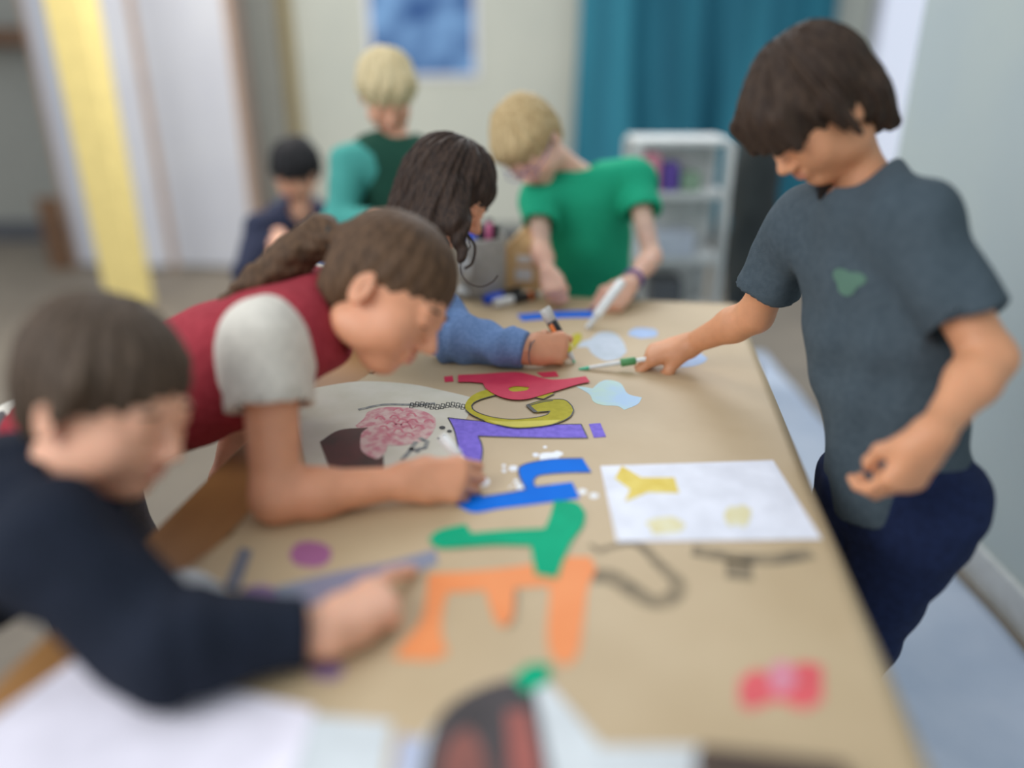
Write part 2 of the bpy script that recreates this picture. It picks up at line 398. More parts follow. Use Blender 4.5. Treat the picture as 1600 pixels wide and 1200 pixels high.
def legs(F, pel, kl, al, kr, ar, R, o=0):
    hl = pel-R[:, 0]*.062; hr = pel+R[:, 0]*.062
    F.chain([hl, kl, al], [.082+o, .052+o, .036+o*1.3], .03); F.chain([hr, kr, ar], [.082+o, .052+o, .036+o*1.3], .03)
def hairdisp(c, R, amp, fr, seed=1):
    rr = np.random.RandomState(seed); p1, p2 = rr.rand(2)*6
    def f(X, Y, Z):
        x, y, z = X-c[0], Y-c[1], Z-c[2]
        u = x*R[0, 0]+y*R[1, 0]+z*R[2, 0]; v = x*R[0, 1]+y*R[1, 1]+z*R[2, 1]; ww = x*R[0, 2]+y*R[1, 2]+z*R[2, 2]
        ph = np.arctan2(u, v+.03)
        return amp*(np.sin(ph*fr+p1+30*ww+6*np.sin(25*v))+.6*np.sin(ph*fr*1.9+p2-50*ww))+amp*.8*np.sin(u*60+p2)*np.sin(v*50)
    return f

def make_person(label, foot, hc, hf, hu, hs, pel, neck, shL, shR, elL, wrL, elR, wrR, handL, handR, feet, skinm, browm, armS=1.0, group=None):
    """whole body as one surface: trunk and legs, head on its neck, both arms with hands"""
    r = root('person', (foot[0], foot[1], 0), label, 'person', group)
    R = frame(hf, hu); fs = []
    B = Field(.008, .03); RT_ = torso(B, pel, neck, shL, shR, -.010); legs(B, pel, *feet, RT_, -.008)
    for k, a in ((0, feet[1]), (1, feet[3])): B.cap(a, a+RT_[:, 1]*np.array([1, 1, 0])*.09-[0, 0, .03], .028, .024)
    B.cap(shL, elL, .030, .026, .03); B.cap(shR, elR, .030, .026, .03)
    fs.append(B)
    Hf = Field(.0028, .02); Q = head(Hf, hc, R, hs, neck); Hf.cap(neck, neck+(pel-neck)*.12, .036, .045); fs.append(Hf)
    for sh, e, wr, h in ((shL, elL, wrL, handL), (shR, elR, wrR, handR)):
        A = Field(h.get('res', .0032), .012); arm(A, sh, e, wr, armS)
        h2 = {a: b for a, b in h.items() if a != 'res'}; hand(A, wr, **h2); fs.append(A)
    body = merged('body', fs, skinm, r); facebits(r, Q, R, hs, browm)
    return r, R, Q, RT_
def shoes(r, feet, fw, m):
    for a in (feet[1], feet[3]):
        f = nrm(np.array([fw[0], fw[1], 0])); F = Field(.006, .02); A = np.array([a[0], a[1], 0])
        F.cap(A+[0, 0, .045]-f*.02, A+[0, 0, .035]+f*.09, .036, .030); F.ell(A+[0, 0, .02]+f*.03, (.045, .045, .02))
        merged('shoe', [F], m, r)
def plane(c, n): return [(np.array(c, float), np.array(n, float))]
def shirt(nm, r, pel, neck, shL, shR, slv, m, hem=.0, o=.010, disp=None, res=.005, neckr=.050, sleeve_r=(.056, .052), fat=1.0, label=None, collar_fwd=.012, band=False):
    """slv: two lists of points shoulder..cuff; short sleeve = two points"""
    F = Field(res, .03); R = tframe(pel, neck, shL, shR); pel = np.array(pel, float); neck = np.array(neck, float)
    hp = pel+R[:, 2]*hem
    torso(F, pel, neck, shL, shR, o, .05, fat, cut=plane(hp, -R[:, 2]))
    ends = []
    for pts in slv:
        if pts is None: continue
        pts = [np.array(q, float) for q in pts]; n = len(pts); d = nrm(pts[-1]-pts[-2])
        rs = np.linspace(sleeve_r[0], sleeve_r[1], n) if n == 2 else [sleeve_r[0], sleeve_r[0]*.88, sleeve_r[1]]
        for i in range(n-1): F.cap(pts[i], pts[i+1], rs[i], rs[i+1], .02, cut=plane(pts[-1], d) if i == n-2 else None)
        ends.append((pts[-1], d, rs[-1]))
    for e, d, q in ends: F.cap(e-d*.004, e+d*.05, q-.010, q-.008, .003, sub=True)
    F.cap(neck-R[:, 2]*.012+R[:, 1]*collar_fwd, neck+R[:, 2]*.12, neckr-.003, neckr+.01, .014, sub=True)
    F.disp = disp
    o_ = merged(nm, [F], m, r, label)
    if band:
        for e, d, q in ends:
            x = nrm(np.cross(d, [.2, .3, 1])); y = np.cross(d, x)
            c = [e-d*.012+(x*math.cos(t)+y*math.sin(t))*(q+.0005) for t in np.linspace(0, 2*math.pi, 33)]
            b = MB().tube(c, .0018, 6).go('sleeve_hem', m, r, True); b.parent = o_
    return o_, R
def trousers(r, pel, R, feet, m, top=.05, o=.006, res=.007):
    F = Field(res, .03); pel = np.array(pel, float)
    F.ell(pel, (.124+o, .096+o, .10), R, .04, cut=plane(pel+R[:, 2]*top, R[:, 2])); legs(F, pel, *feet, R, o)
    F.disp = wrinkles(.004, 35, 5); return merged('trousers', [F], m, r)
def hair(r, nm, c, R, s, m, ext=None, face=(0, .088, -.040, .078, .066, .072), ears=True, amp=.0018, fr=26, off=0, res=.0034, seed=1, back=True, nape=-.07):
    F = Field(res, .015); Q = lambda x, y, z: c+R@(np.array([x, y, z])*s)
    F.ell(Q(0, -.014, .040), np.array([.083+off, .097+off, .083+off])*s, R)
    if back: F.ell(Q(0, -.052, -.01), np.array([.066+off, .050+off, .068+off*.5])*s, R, .03)
    F.ell(Q(face[0], face[1], face[2]), np.array(face[3:])*s, R, .008, sub=True)
    if ears:
        for q in (-1, 1):
            F.ell(Q(q*.082, .008, -.028), np.array([.022, .036, .040])*s, R, .008, sub=True)
    if nape is not None: F.cap(Q(-.06, .0, nape-.06), Q(.06, .0, nape-.06), .045*s, .045*s, .01, sub=True)
    if ext: ext(F, Q)
    F.disp = hairdisp(c, R, amp, fr, seed); return merged(nm, [F], m, r)

# ============================================================ THE ROOM
def quadbox(name, c, d, m, kind='structure', ax=None, **k):
    o = MB().box(c, d, ax).go(name, m); o['kind'] = kind; return o
BY = 6.1
quadbox('floor', (0, 2.2, -.03), (11, 10, .06), M['floor'])
quadbox('wall_back', (0.55, BY+.05, 1.4), (7.1, .1, 2.8), M['wall'])
quadbox('wall_left', (-4.25, BY+.05, 1.4), (2.5, .1, 2.8), M['wallleft'])
quadbox('baseboard_back', (0.55, BY-.012, .06), (7.1, .024, .12), M['darkgrey'])
quadbox('baseboard_left', (-4.25, BY-.012, .08), (2.5, .024, .16), M['darkgrey'])
XR = 1.27
quadbox('wall_right', (XR+.05, .64, 1.4), (.1, 3.98, 2.8), M['wallgrey'])
quadbox('baseboard_right', (XR-.01, .64, .05), (.02, 3.98, .10), M['cart'])
# window at the back right
a = Wy(1372, 10, BY-.02); b = Wy(1520, 10, BY-.02)
wf = root('window_1', ((a[0]+b[0])/2, BY-.03, .6), 'tall pale window in the back wall beside the teal curtain', 'window', kind='structure')
wx = (a[0]+b[0])/2; ww = b[0]-a[0]
fr = MB()
for sx in (-1, 1): fr.box((wx+sx*ww/2, BY-.03, 1.5), (.05, .05, 2.0))
for z in (.5, 2.5): fr.box((wx, BY-.03, z), (ww, .05, .05))
fr.go('window_frame', M['panel'], wf); MB().box((wx, BY-.015, 1.5), (ww-.05, .01, 1.95)).go('pane', emit('daylit_pane', (206, 212, 226), .55), wf)
# doorway trims left of centre
for i, (x0, x1, mm) in enumerate(((366, 384, 'brownedge'), (386, 436, 'wallleft'), (438, 458, 'darkwood'))):
    a = Wy(x0, 60, BY-.04); b = Wy(x1, 60, BY-.04)
    quadbox('trim_%d' % (i+1), ((a[0]+b[0])/2, BY-.03-.01*(i == 1), 1.25), (b[0]-a[0], .04, 2.5), mat('door_trim', (150, 136, 100), .7) if i == 2 else M[mm])
# pillar
a = Wy(128, 240, 4.3); b = Wy(190, 240, 4.3); px_ = (a[0]+b[0])/2+.0
o = MB().box((px_, 4.3, 1.4), (.19, .19, 2.8), bev=.01).go('pillar', M['pillar']); tag(o, 'pale yellow square pillar rising from the floor at the left', 'pillar')
# folding screen of white panels
sc = root('folding_screen', (-2.2, 5.15, 0), 'tall white folding screen with thin brown edges behind the yellow pillar', 'folding screen')
edges = [60, 150, 226, 372]; yy = [5.25, 5.1, 5.2, 5.12]
pts = [Wy(e, 120, yy[i])[:2] for i, e in enumerate(edges)]
for i in range(3):
    a, b = pts[i], pts[i+1]; L = np.linalg.norm(b-a); u = (b-a)/L; c = (a+b)/2
    ax = [(u[0], u[1], 0), (-u[1], u[0], 0), (0, 0, 1)]
    pn = MB().box((c[0], c[1], 1.2), (L-.03, .02, 2.34), ax).go('screen_panel', M['panel'], sc)
    MB().box((b[0]-u[0]*.012, b[1]-u[1]*.012, 1.2), (.045 if i else .03, .035, 2.4), ax).go('stile', M['brownedge'], sc)
MB().box((pts[0][0], pts[0][1], 1.2), (.03, .035, 2.4)).go('stile', M['brownedge'], sc)
# small brown board leaning beside the screen
a = Wy(92, 370, 5.2); o = MB().box((a[0]-.02, 5.2, .24), (.14, .05, .48), bev=.006).go('wooden_board', M['darkwood']); tag(o, 'short brown board standing on the floor left of the yellow pillar', 'board')
a = Wy(20, 58, BY-.1); o = MB().box((a[0]-.1, BY-.1, a[2]), (.62, .2, .12), bev=.006).go('wall_shelf', M['darkwood']); tag(o, 'brown wooden shelf on the grey wall, top left', 'shelf')

# blue painting on the back wall
def blue_art():
    m = mat('blue_watercolour', (48, 88, 146), .8, (128, 172, 220), 3.2, detail=3, contrast=(.38, .62)); return m
a = Wy(578, 60, BY-.02); b = Wy(742, 60, BY-.02); zb = Wy(660, 122, BY-.02)[2]
pa = root('painting', ((a[0]+b[0])/2, BY-.015, zb), 'blue and white painting hanging on the cream back wall', 'painting')
MB().box(((a[0]+b[0])/2, BY-.010, zb+.42), (b[0]-a[0]+.04, .018, .84)).go('backing_sheet', M['white'], pa)
MB().box(((a[0]+b[0])/2, BY-.024, zb+.43), (b[0]-a[0]-.02, .006, .80)).go('painted_picture', blue_art(), pa)

# teal curtain
def curtain(name, x0, x1, y, z0, z1, m, amp, wl, seed):
    n = 160; mz = 14; V = []; F = []; r = random.Random(seed); ph = r.random()*6
    for j in range(mz+1):
        for i in range(n+1):
            x = x0+(x1-x0)*i/n; z = z0+(z1-z0)*j/mz
            q = amp*(math.sin(x*2*math.pi/wl+ph+.5*math.sin(x*5))+.35*math.sin(x*4.3*math.pi/wl+z))
            V.append((x+.015*math.sin(z*2+x*9), y+q*(1-.25*j/mz), z))
    for j in range(mz):
        for i in range(n): F.append((j*(n+1)+i, j*(n+1)+i+1, (j+1)*(n+1)+i+1, (j+1)*(n+1)+i))
    o = build(name, V, F, m); md = o.modifiers.new('thickness', 'SOLIDIFY'); md.thickness = .004; return o
a = Wy(903, 60, 5.85); b = Wy(1300, 60, 5.85)
o = curtain('curtain', a[0], b[0], 5.85, .12, 2.6, M['teal'], .085, .50, 3); tag(o, 'long teal curtain hanging in folds at the back wall', 'curtain')

# plastic floor sheet on the right
def sheetz(x, y): return .006+.004*math.sin(x*14+y*3)+.003*math.sin(y*17-x*5)
V = []; F = []; nx, ny = 26, 60
for j in range(ny+1):
    for i in range(nx+1):
        x = .42+.80*i/nx; y = -.4+3.9*j/ny; V.append((x, y, sheetz(x, y)))
for j in range(ny):
    for i in range(nx): F.append((j*(nx+1)+i, j*(nx+1)+i+1, (j+1)*(nx+1)+i+1, (j+1)*(nx+1)+i))
o = build('floor_sheet', V, F, M['sheet']); md = o.modifiers.new('t', 'SOLIDIFY'); md.thickness = .002; md.offset = 1
tag(o, 'pale blue protective sheet spread on the floor right of the table', 'floor sheet')

# ------------------------------------------------------------ table
YAW = math.radians(8.5); TU = np.array([math.sin(YAW), math.cos(YAW), 0]); TV = np.array([math.cos(YAW), -math.sin(YAW), 0])
pr = P(1300, 832); right = pr@TV; left = P(268, 800)@TV; far = P(860, 462)@TU; near = .12
cm = TV*(left+right)/2+TU*(far+near)/2; tw = right-left; tl = far-near; AX = [TV, TU, (0, 0, 1)]
tb = root('work_table', (cm[0], cm[1], 0), 'long wooden work table the children lean over, covered in brown paper', 'table')
MB().box((cm[0], cm[1], TZ-.0188), (tw, tl, .035), AX, .004).go('tabletop', M['wood'], tb)
ap = MB()
for q in (-1, 1):
    c = cm+TV*q*(tw/2-.07); ap.box((c[0], c[1], TZ-.075), (.02, tl-.2, .07), AX)
    c = cm+TU*q*(tl/2-.07); ap.box((c[0], c[1], TZ-.075), (tw-.2, .02, .07), AX)
ap.go('apron', M['wood'], tb)
for i in (-1, 1):
    for j in (-1, 1):
        c = cm+TV*i*(tw/2-.07)+TU*j*(tl/2-.07); MB().box((c[0], c[1], .341), (.05, .05, .682), AX, .004).go('leg', M['wood'], tb)
KZ = TZ+.0012
def tp(u, v): return TV*v+TU*u
# brown paper: gently wavy sheet
V = []; F = []; nu, nv = 90, 44
for i in range(nu+1):
    for j in range(nv+1):
        u = near+.01+(tl-.02)*i/nu; v = left+.09+(tw-.092)*j/nv + (.03*math.sin(i*.22) if j == 0 else 0)
        p = tp(u, v); V.append((p[0], p[1], KZ))
for i in range(nu):
    for j in range(nv): F.append((i*(nv+1)+j, i*(nv+1)+j+1, (i+1)*(nv+1)+j+1, (i+1)*(nv+1)+j)[::-1])
o = build('brown_paper_banner', V, F, M['kraft']); md = o.modifiers.new('t', 'SOLIDIFY'); md.thickness = .001; md.offset = -1 if o.data.polygons[0].normal.z > 0 else 1
tag(o, 'large sheet of brown kraft paper covering the table under the letters', 'paper banner'); BANNER = o

# ------------------------------------------------------------ letters
def c2(L): return [(600+x/3.636, 560+y/3.636) for x, y in L]       # readings taken from magnified crops
def c1(L): return [(640+x/3.636, 340+y/3.636) for x, y in L]
def c3(L): return [(640+x/5, 650+y/5) for x, y in L]
def c4(L): return [(900+x/2.308, 680+y/2.308) for x, y in L]
def c5(L): return [(360+x/2.667, 780+y/2.667) for x, y in L]
Z0 = KZ+.0009
purple = c3([(300, 12), (440, 28), (580, 42), (690, 62), (740, 82), (830, 95), (960, 88), (1080, 70), (1200, 64), (1340, 62), (1392, 170), (1100, 170), (860, 165), (535, 155), (560, 210), (570, 270), (562, 340), (553, 400), (470, 470), (400, 420), (385, 290), (370, 200), (345, 100)])
o = flat('paper_letter', purple, Z0, M['purple']); tag(o, 'purple letter with black outline, shaped like an L, under the girl\'s fist', 'letter')
stroke('outline', purple[:10], .0022, Z0+.0004, M['black'], o); stroke('outline', purple[9:18], .0022, Z0+.0004, M['black'], o); stroke('outline', purple[18:]+purple[:1], .0022, Z0+.0004, M['black'], o)
o = flat('paper_dot', c3([(1400, 62), (1490, 55), (1535, 160), (1440, 168)]), Z0, M['purple'], smooth=False); tag(o, 'small purple square at the right end of the purple letter', 'paper piece')
bl = c3([(360, 690), (500, 752), (700, 722), (1000, 685), (1330, 640), (1270, 515), (1100, 535), (985, 550), (970, 520), (978, 488), (1010, 464), (1100, 450), (1250, 440), (1420, 438), (1350, 328), (1150, 332), (1030, 345), (930, 365), (870, 388), (850, 415), (857, 470), (880, 520), (905, 572), (750, 600), (560, 628), (545, 590), (535, 560), (440, 640)])
o = flat('paper_letter', bl, Z0, M['blue']); tag(o, 'bright blue letter with two prongs between the purple and green letters', 'letter')
stroke('outline', bl[14:23], .0022, Z0+.0004, M['black'], o); stroke('outline', bl[22:27], .0022, Z0+.0004, M['black'], o); stroke('outline', bl[6:14], .0014, Z0+.0004, M['black'], o)
G = c2([(838, 150), (700, 155), (610, 172), (540, 190), (488, 222), (462, 262), (468, 292), (500, 320), (570, 355), (640, 375), (740, 393), (850, 390), (950, 376), (1020, 352), (1062, 325), (1078, 293), (1062, 262), (1015, 232), (900, 238), (815, 262), (860, 305), (900, 302), (943, 298), (925, 318), (870, 333), (800, 341), (720, 345), (620, 333), (545, 311), (508, 290), (498, 268), (515, 248), (560, 228), (650, 204), (700, 199), (842, 193)])
Z1 = Z0+.0013
o = flat('paper_letter', G, Z1, M['yellow']); tag(o, 'mustard yellow letter G with black outline on the brown paper', 'letter')
stroke('outline', c2([(462, 290), (500, 320), (570, 353)]), .0022, Z1+.0004, M['black'], o); stroke('outline', c2([(640, 375), (740, 393), (850, 390), (950, 376), (1020, 352), (1062, 325), (1078, 293), (1062, 262), (1015, 232), (900, 238), (815, 262)]), .0022, Z1+.0004, M['black'], o)
stroke('outline', c2([(815, 262), (838, 284), (862, 304)]), .0075, Z1+.0004, M['black'], o); stroke('outline', c2([(830, 265), (900, 246), (960, 238)]), .003, Z1+.0004, M['black'], o)
stroke('outline', c2([(862, 305), (943, 298), (925, 318), (870, 333), (800, 341), (720, 345), (620, 333), (545, 311), (508, 290), (498, 268), (515, 248), (560, 228), (640, 206)]), .0022, Z1+.0004, M['black'], o)
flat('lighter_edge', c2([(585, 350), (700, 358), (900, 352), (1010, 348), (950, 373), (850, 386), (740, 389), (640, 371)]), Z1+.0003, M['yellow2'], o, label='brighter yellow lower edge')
ser = c2([(850, 218), (905, 230), (970, 198), (930, 190), (880, 200)])
o = flat('paper_scrap', ser, Z1, M['yellow'], smooth=False); tag(o, 'small yellow triangle with black outline poking out under the pink letter', 'paper piece'); stroke('outline', ser[:3], .0022, Z1+.0004, M['black'], o, sm=False)
PK = c1([(275, 893), (400, 888), (520, 880), (620, 878), (700, 895), (760, 912), (820, 920), (900, 914), (1000, 900), (1025, 932), (960, 945), (850, 978), (730, 1014), (650, 1032), (570, 1030), (500, 1010), (440, 975), (415, 938), (340, 932), (275, 932)])
Z2 = Z1+.0013
o = flat('paper_letter', PK, Z2, M['pink'], hole=c1([(560, 968), (600, 957), (680, 962), (665, 980), (600, 988), (570, 984)])); tag(o, 'pink-red letter P above the yellow G, half under the blue sleeve', 'letter')
o = flat('paper_dot', c1([(195, 903), (245, 898), (250, 930), (200, 934)]), Z0, M['pink'], smooth=False); tag(o, 'tiny pink-red square left of the pink letter', 'paper piece')
o = flat('paper_scrap', c1([(720, 880), (830, 873), (848, 902), (760, 907)]), Z0, M['pink'], smooth=False); tag(o, 'small pink-red strip beyond the pink letter by the blue cuff', 'paper piece')
o = flat('paper_strip', c1([(610, 550), (740, 541), (880, 532), (1040, 528), (1045, 566), (880, 568), (760, 576), (640, 586)]), Z0, M['blue2']); tag(o, 'long bright blue paper strip beyond the grey capped marker', 'paper strip')
T = c5([(1350, 5), (1440, 12), (1480, 55), (1470, 110), (1420, 180), (1390, 250), (1362, 328), (1270, 312), (1252, 192), (1100, 190), (1000, 197), (870, 202), (825, 165), (870, 128), (978, 103), (1005, 140), (1150, 128), (1310, 120), (1332, 70)])
o = flat('paper_letter', T, Z1, M['green']); tag(o, 'green letter T lying between the blue and orange letters', 'letter')
E = c5([(840, 310), (1000, 300), (1150, 285), (1300, 262), (1410, 240), (1500, 240), (1526, 290), (1490, 370), (1472, 500), (1450, 640), (1400, 695), (1340, 655), (1320, 560), (1330, 400), (1325, 360), (1190, 368), (1180, 500), (1145, 532), (1110, 515), (1080, 440), (1062, 378), (905, 388), (885, 470), (880, 560), (905, 640), (840, 668), (680, 662), (720, 600), (790, 510), (815, 400), (822, 330)])
o = flat('paper_letter', E, Z0, M['orange']); tag(o, 'large orange letter E nearest the front, by the pointing hand', 'letter')
stroke('prong_shadow', c5([(1192, 372), (1190, 440), (1180, 500), (1150, 534)]), .004, Z0+.0004, M['smear_shade'], o)  # shadow beside the prong, painted as a grey stroke

o = flat('paper_scrap', [(896, 522), (907, 520), (909, 528), (902, 539), (896, 546), (893, 534)], Z0, M['yellow']); tag(o, 'tiny yellow paper scrap beyond the fist that holds the grey capped marker', 'paper piece')
# painted marks on the banner
def paint(name, poly, m, z=KZ+.0003, lab=None, cat='painted shape', grp=None, par=None, sm=True):
    o = flat(name, poly, z, m, par or BANNER, .0002, smooth=sm)
    if lab: o['label'] = lab                                       # painted on the paper: a part of it
    return o
sq = c3([(1015, 318), (1020, 295), (1060, 286), (1120, 285), (1150, 272), (1195, 285), (1200, 300), (1165, 320), (1168, 338), (1100, 342), (1020, 343)])
paint('paint_splash', sq, M['whitepaint'], lab='largest white paint splash above the blue letter')
SP = [(1058, 242, 15, 10, 'tiny white paint dot farthest above the blue letter'), (985, 303, 25, 15, 'oval white paint dot left of the largest splash'), (737, 387, 16, 11, 'upper of two small white dots left of the blue letter'),
      (738, 426, 18, 14, 'lower of two small white dots left of the blue letter'), (810, 408, 37, 22, 'white paint oval touching the left curve of the blue letter'), (833, 507, 20, 14, 'small white dot above the oval in the crook of the blue letter'),
      (862, 548, 35, 22, 'white oval in the crook of the blue letter'), (802, 540, 8, 7, 'faint tiny white dot beside the crook oval, upper'), (782, 556, 8, 7, 'faint tiny white dot beside the crook oval, lower'),
      (583, 512, 42, 35, 'round pale spot beside the girl\'s fist'), (1350, 590, 32, 20, 'pale paint spot right of the blue letter, nearer to it'), (1440, 622, 36, 20, 'pale paint spot right of the blue letter, nearer the white sheet')]
for i, (x, y, a, b, l) in enumerate(SP): paint('paint_dot', c3(blob(x, y, a, b, 12, .06, i)), M['whitepaint'], lab=l, cat='paint dot')
paint('paint_splash', c1([(945, 958), (990, 962), (1040, 970), (1080, 935), (1130, 922), (1200, 942), (1240, 1000), (1320, 1022), (1295, 1060), (1220, 1092), (1180, 1070), (1100, 1065), (1045, 1045), (1020, 1002)]), M['palepaint'], lab='pale blue and green paint splash right of the pink letter')
paint('paint_splash', c1([(945, 735), (985, 702), (1025, 690), (1080, 652), (1160, 655), (1210, 700), (1235, 760), (1190, 800), (1110, 812), (1040, 775), (1012, 735)]), M['mistpaint'], lab='misty grey-white paint patch beyond the pencil tip')
paint('paint_splash', c1(blob(1330, 655, 85, 30, 14, .1, 3)), M['skypaint'], lab='light blue paint patch behind the reaching hand')
paint('paint_splash', blob(1070, 560, 34, 14, 12, .1, 5), M['skypaint'], lab='light blue paint patch under the reaching wrist')
o = stroke('charcoal_squiggle', c4([(60, 505), (130, 512), (190, 550), (250, 590), (310, 600), (360, 572), (372, 530), (330, 492), (290, 455), (250, 412), (200, 390), (130, 402), (85, 418), (50, 395)]), lambda t: .030*(1-.80*t)+.001, KZ+.0003, M['smear_shade'], BANNER); o['label'] = 'grey charcoal squiggle right of the orange letter'
o = stroke('shadow_and_smudge', c4([(420, 415), (560, 440), (700, 448), (850, 425)]), lambda t: .024, KZ+.0003, M['smear_shade'], BANNER); o['label'] = 'painted grey shadow along the near edge of the white sheet'  # shadow under the sheet's lifted edge, painted as a grey stroke
o = stroke('shadow_and_smudge', c4([(585, 450), (590, 520)]), lambda t: .032, KZ+.0003, M['smear_shade'], BANNER); o['label'] = 'short grey smudge below the white sheet'
bow = root('paper_bow', P(1220, 1075, KZ), 'red bow-shaped paper cutout with a pink centre near the front right', 'paper bow')
flat('bow_shape', [(1155, 1062), (1180, 1045), (1215, 1055), (1250, 1035), (1285, 1040), (1285, 1095), (1255, 1108), (1215, 1095), (1175, 1108), (1155, 1100)], KZ+.0004, M['redbow'], bow, .0003); flat('bow_centre', blob(1222, 1058, 22, 26), KZ+.0007, M['pinkdot'], bow, .0002, label='pink centre')

# white sheet with yellow stars
A4 = root('paper_sheet', P(1100, 780, KZ), 'white sheet with yellow painted shapes right of the letters', 'sheet of paper')
flat('page', [(938, 728), (1208, 719), (1284, 842), (964, 846)], KZ+.0012, M['white'], A4, .0006, smooth=False)
flat('star', c4([(165, 110), (235, 152), (355, 152), (372, 208), (260, 205), (175, 240), (195, 195), (140, 155)]), KZ+.0016, M['sun'], A4, .0002, smooth=False)
for i, (x, y, a, b) in enumerate(((325, 325, 70, 34), (585, 290, 55, 42))): flat('yellow_blot', c4(blob(x, y, a, b, 11, .22, i)), KZ+.0016, M['paleyellow'], A4, .0002)

# off-white drawing under the middle girl's arm
dr = root('drawing_sheet', P(620, 670, KZ), 'off-white drawing with a rose and grey leaves under the leaning girl', 'drawing')
flat('page', [(462, 640), (480, 608), (560, 596), (640, 600), (700, 612), (742, 622), (728, 655), (712, 665), (735, 745), (650, 775), (560, 780), (480, 735)], KZ+.0006, M['offwhite'], dr, .0003)
rb = MB(); zz = KZ+.0010
rose = flat('rose', blob(622, 665, 62, 30, 16, .08, 2), zz, M['rose'], dr, .0002)
for i in range(16):
    t = i*2.4; rr_ = 6+3.2*i; cx, cy = 628+rr_*.9*math.cos(t), 664+rr_*.42*math.sin(t)
    stroke('petal', [(cx-7, cy), (cx-3, cy-4), (cx+4, cy-4), (cx+8, cy+1)], .0035, zz+.0003, M['pink'] if i % 3 else M['rose'], rose, mb=rb)
rb.go('petal_lines', mat('rose_line', (204, 120, 134), .8), rose)
lf = MB()
for q in ([(650, 690), (640, 705), (628, 718)], [(655, 684), (668, 690), (664, 700), (650, 702)], [(640, 700), (655, 706)], [(560, 640), (600, 632), (650, 632), (680, 630)]): stroke('x', q, .008, zz+.0002, None, mb=lf)
lf.go('grey_leaves', M['graph'], dr)
sc_ = MB()
for i in range(11):
    x = 640+i*8; y = 634-2*math.sin(i)+i*.1; stroke('x', [(x, y+3), (x+2, y-5), (x+7, y-4), (x+5, y+3), (x, y+3)], .0016, zz+.0002, None, mb=sc_); stroke('x', [(x+1, y-1), (x+8, y+2)], .0014, zz+.0002, None, mb=sc_)
sc_.go('scribble_border', mat('ink_scribble', (62, 64, 62), .7), dr)
flat('brown_patch', [(500, 690), (530, 672), (575, 668), (596, 690), (600, 730), (570, 752), (520, 745)], zz+.0004, M['dkbrown'], dr, .0002); flat('rose_stem_patch', blob(585, 690, 22, 26), zz+.0008, M['rose'], dr, .0002)  # dark reddish-brown patch laid over the drawing
for i, (x, y, a, b, l) in enumerate(((255, 90, 25, 13, 'largest black ink dot left of the purple letter'), (312, 118, 20, 11, 'black ink dot touching the edge of the purple letter'), (272, 150, 18, 8, 'flat black ink dot just beyond the white pen'), (225, 172, 10, 8, 'tiny black ink dot left of the white pen'))):
    paint('ink_dot', c3(blob(x, y, a, b, 12, .05, i)), M['black'], z=zz+.0003, lab=l, cat='ink dot', par=dr)

# front left painted things
for nm, poly, m, l in (('paint_stroke', [(395, 955), (400, 925), (520, 895), (600, 880), (680, 858), (685, 880), (600, 915), (500, 945)], 'greylilac', 'long grey-lilac painted stroke beyond the pointing hand'),
    ('paint_spot', blob(485, 866, 34, 20), 'magenta', 'round magenta paint spot near the bare elbow'), ('paint_spot', blob(405, 930, 28, 16, seed=3), 'lilac', 'lilac paint spot beyond the dark cuff'),
    ('paint_stroke', [(350, 915), (375, 855), (395, 860), (372, 925)], 'slate', 'slate grey paint stroke left of the magenta spot'), ('paint_spot', blob(510, 1048, 28, 14, seed=4), 'lilac', 'lilac paint spot in front of the dark cuff'),
    ('paint_patch', blob(292, 935, 62, 44, seed=5), 'greywhite', 'grey-white paint patch between the dark sleeve and its own cuff')):
    paint(nm, poly, M[m], lab=l, z=KZ+(.0012 if m == 'lilac' else .0006))
# near papers
def sheet(nm, poly, m, z, l, cat='sheet of paper', **k): o = flat(nm, poly, z, m, smooth=False, **k); tag(o, l, cat); return o
sheet('paper_sheet', [(128, 1022), (492, 1108), (430, 1290), (-160, 1230)], M['lilacwhite'], KZ+.002, 'large white sheet in the front left corner under the dark sleeve')
sheet('paper_sheet', [(488, 1118), (612, 1128), (600, 1230), (440, 1230)], M['greywhite'], KZ+.001, 'pale grey sheet to the right of the large front sheet')
sheet('paper_sheet', [(918, 1166), (1092, 1166), (1110, 1250), (920, 1250)], M['greywhite'], KZ+.001, 'pale grey sheet at the front edge right of the printed picture')
sheet('paper_scrap', [(625, 1150), (690, 1158), (684, 1240), (612, 1240)], mat('pale_blue_scrap', (176, 184, 208), .7), KZ+.001, 'pale blue scrap left of the printed picture', 'paper piece')
mg = root('printed_picture', P(800, 1150, KZ), 'dark red and brown printed picture with white margin at the front edge', 'picture')
flat('page', [(668, 1140), (795, 1060), (858, 1068), (935, 1160), (960, 1260), (640, 1260)], KZ+.002, M['greywhite'], mg, .0006, smooth=False)
flat('dark_print', [(676, 1140), (720, 1090), (795, 1062), (835, 1078), (850, 1150), (868, 1255), (650, 1255)], KZ+.0024, M['printdark'], mg, .0002)
flat('red_print', [(700, 1160), (735, 1135), (760, 1190), (762, 1252), (680, 1252)], KZ+.0028, M['printred'], mg, .0002); flat('red_print', [(790, 1110), (825, 1110), (842, 1180), (850, 1250), (800, 1250), (795, 1170)], KZ+.0028, mat('print_brick', (150, 76, 66), .5), mg, .0002)
sheet('paper_scrap', [(800, 1058), (828, 1036), (860, 1038), (856, 1066), (822, 1082)], M['green'], KZ+.0033, 'green paper scrap at the tip of the printed picture', 'paper piece')
o = MB().box(P(1210, 1222, KZ+.013), (.13, .05, .02), AX, .008).go('pencil_case', mat('dark_brown_case', (70, 54, 44), .7)); tag(o, 'dark brown pencil case at the front edge of the table', 'pencil case')

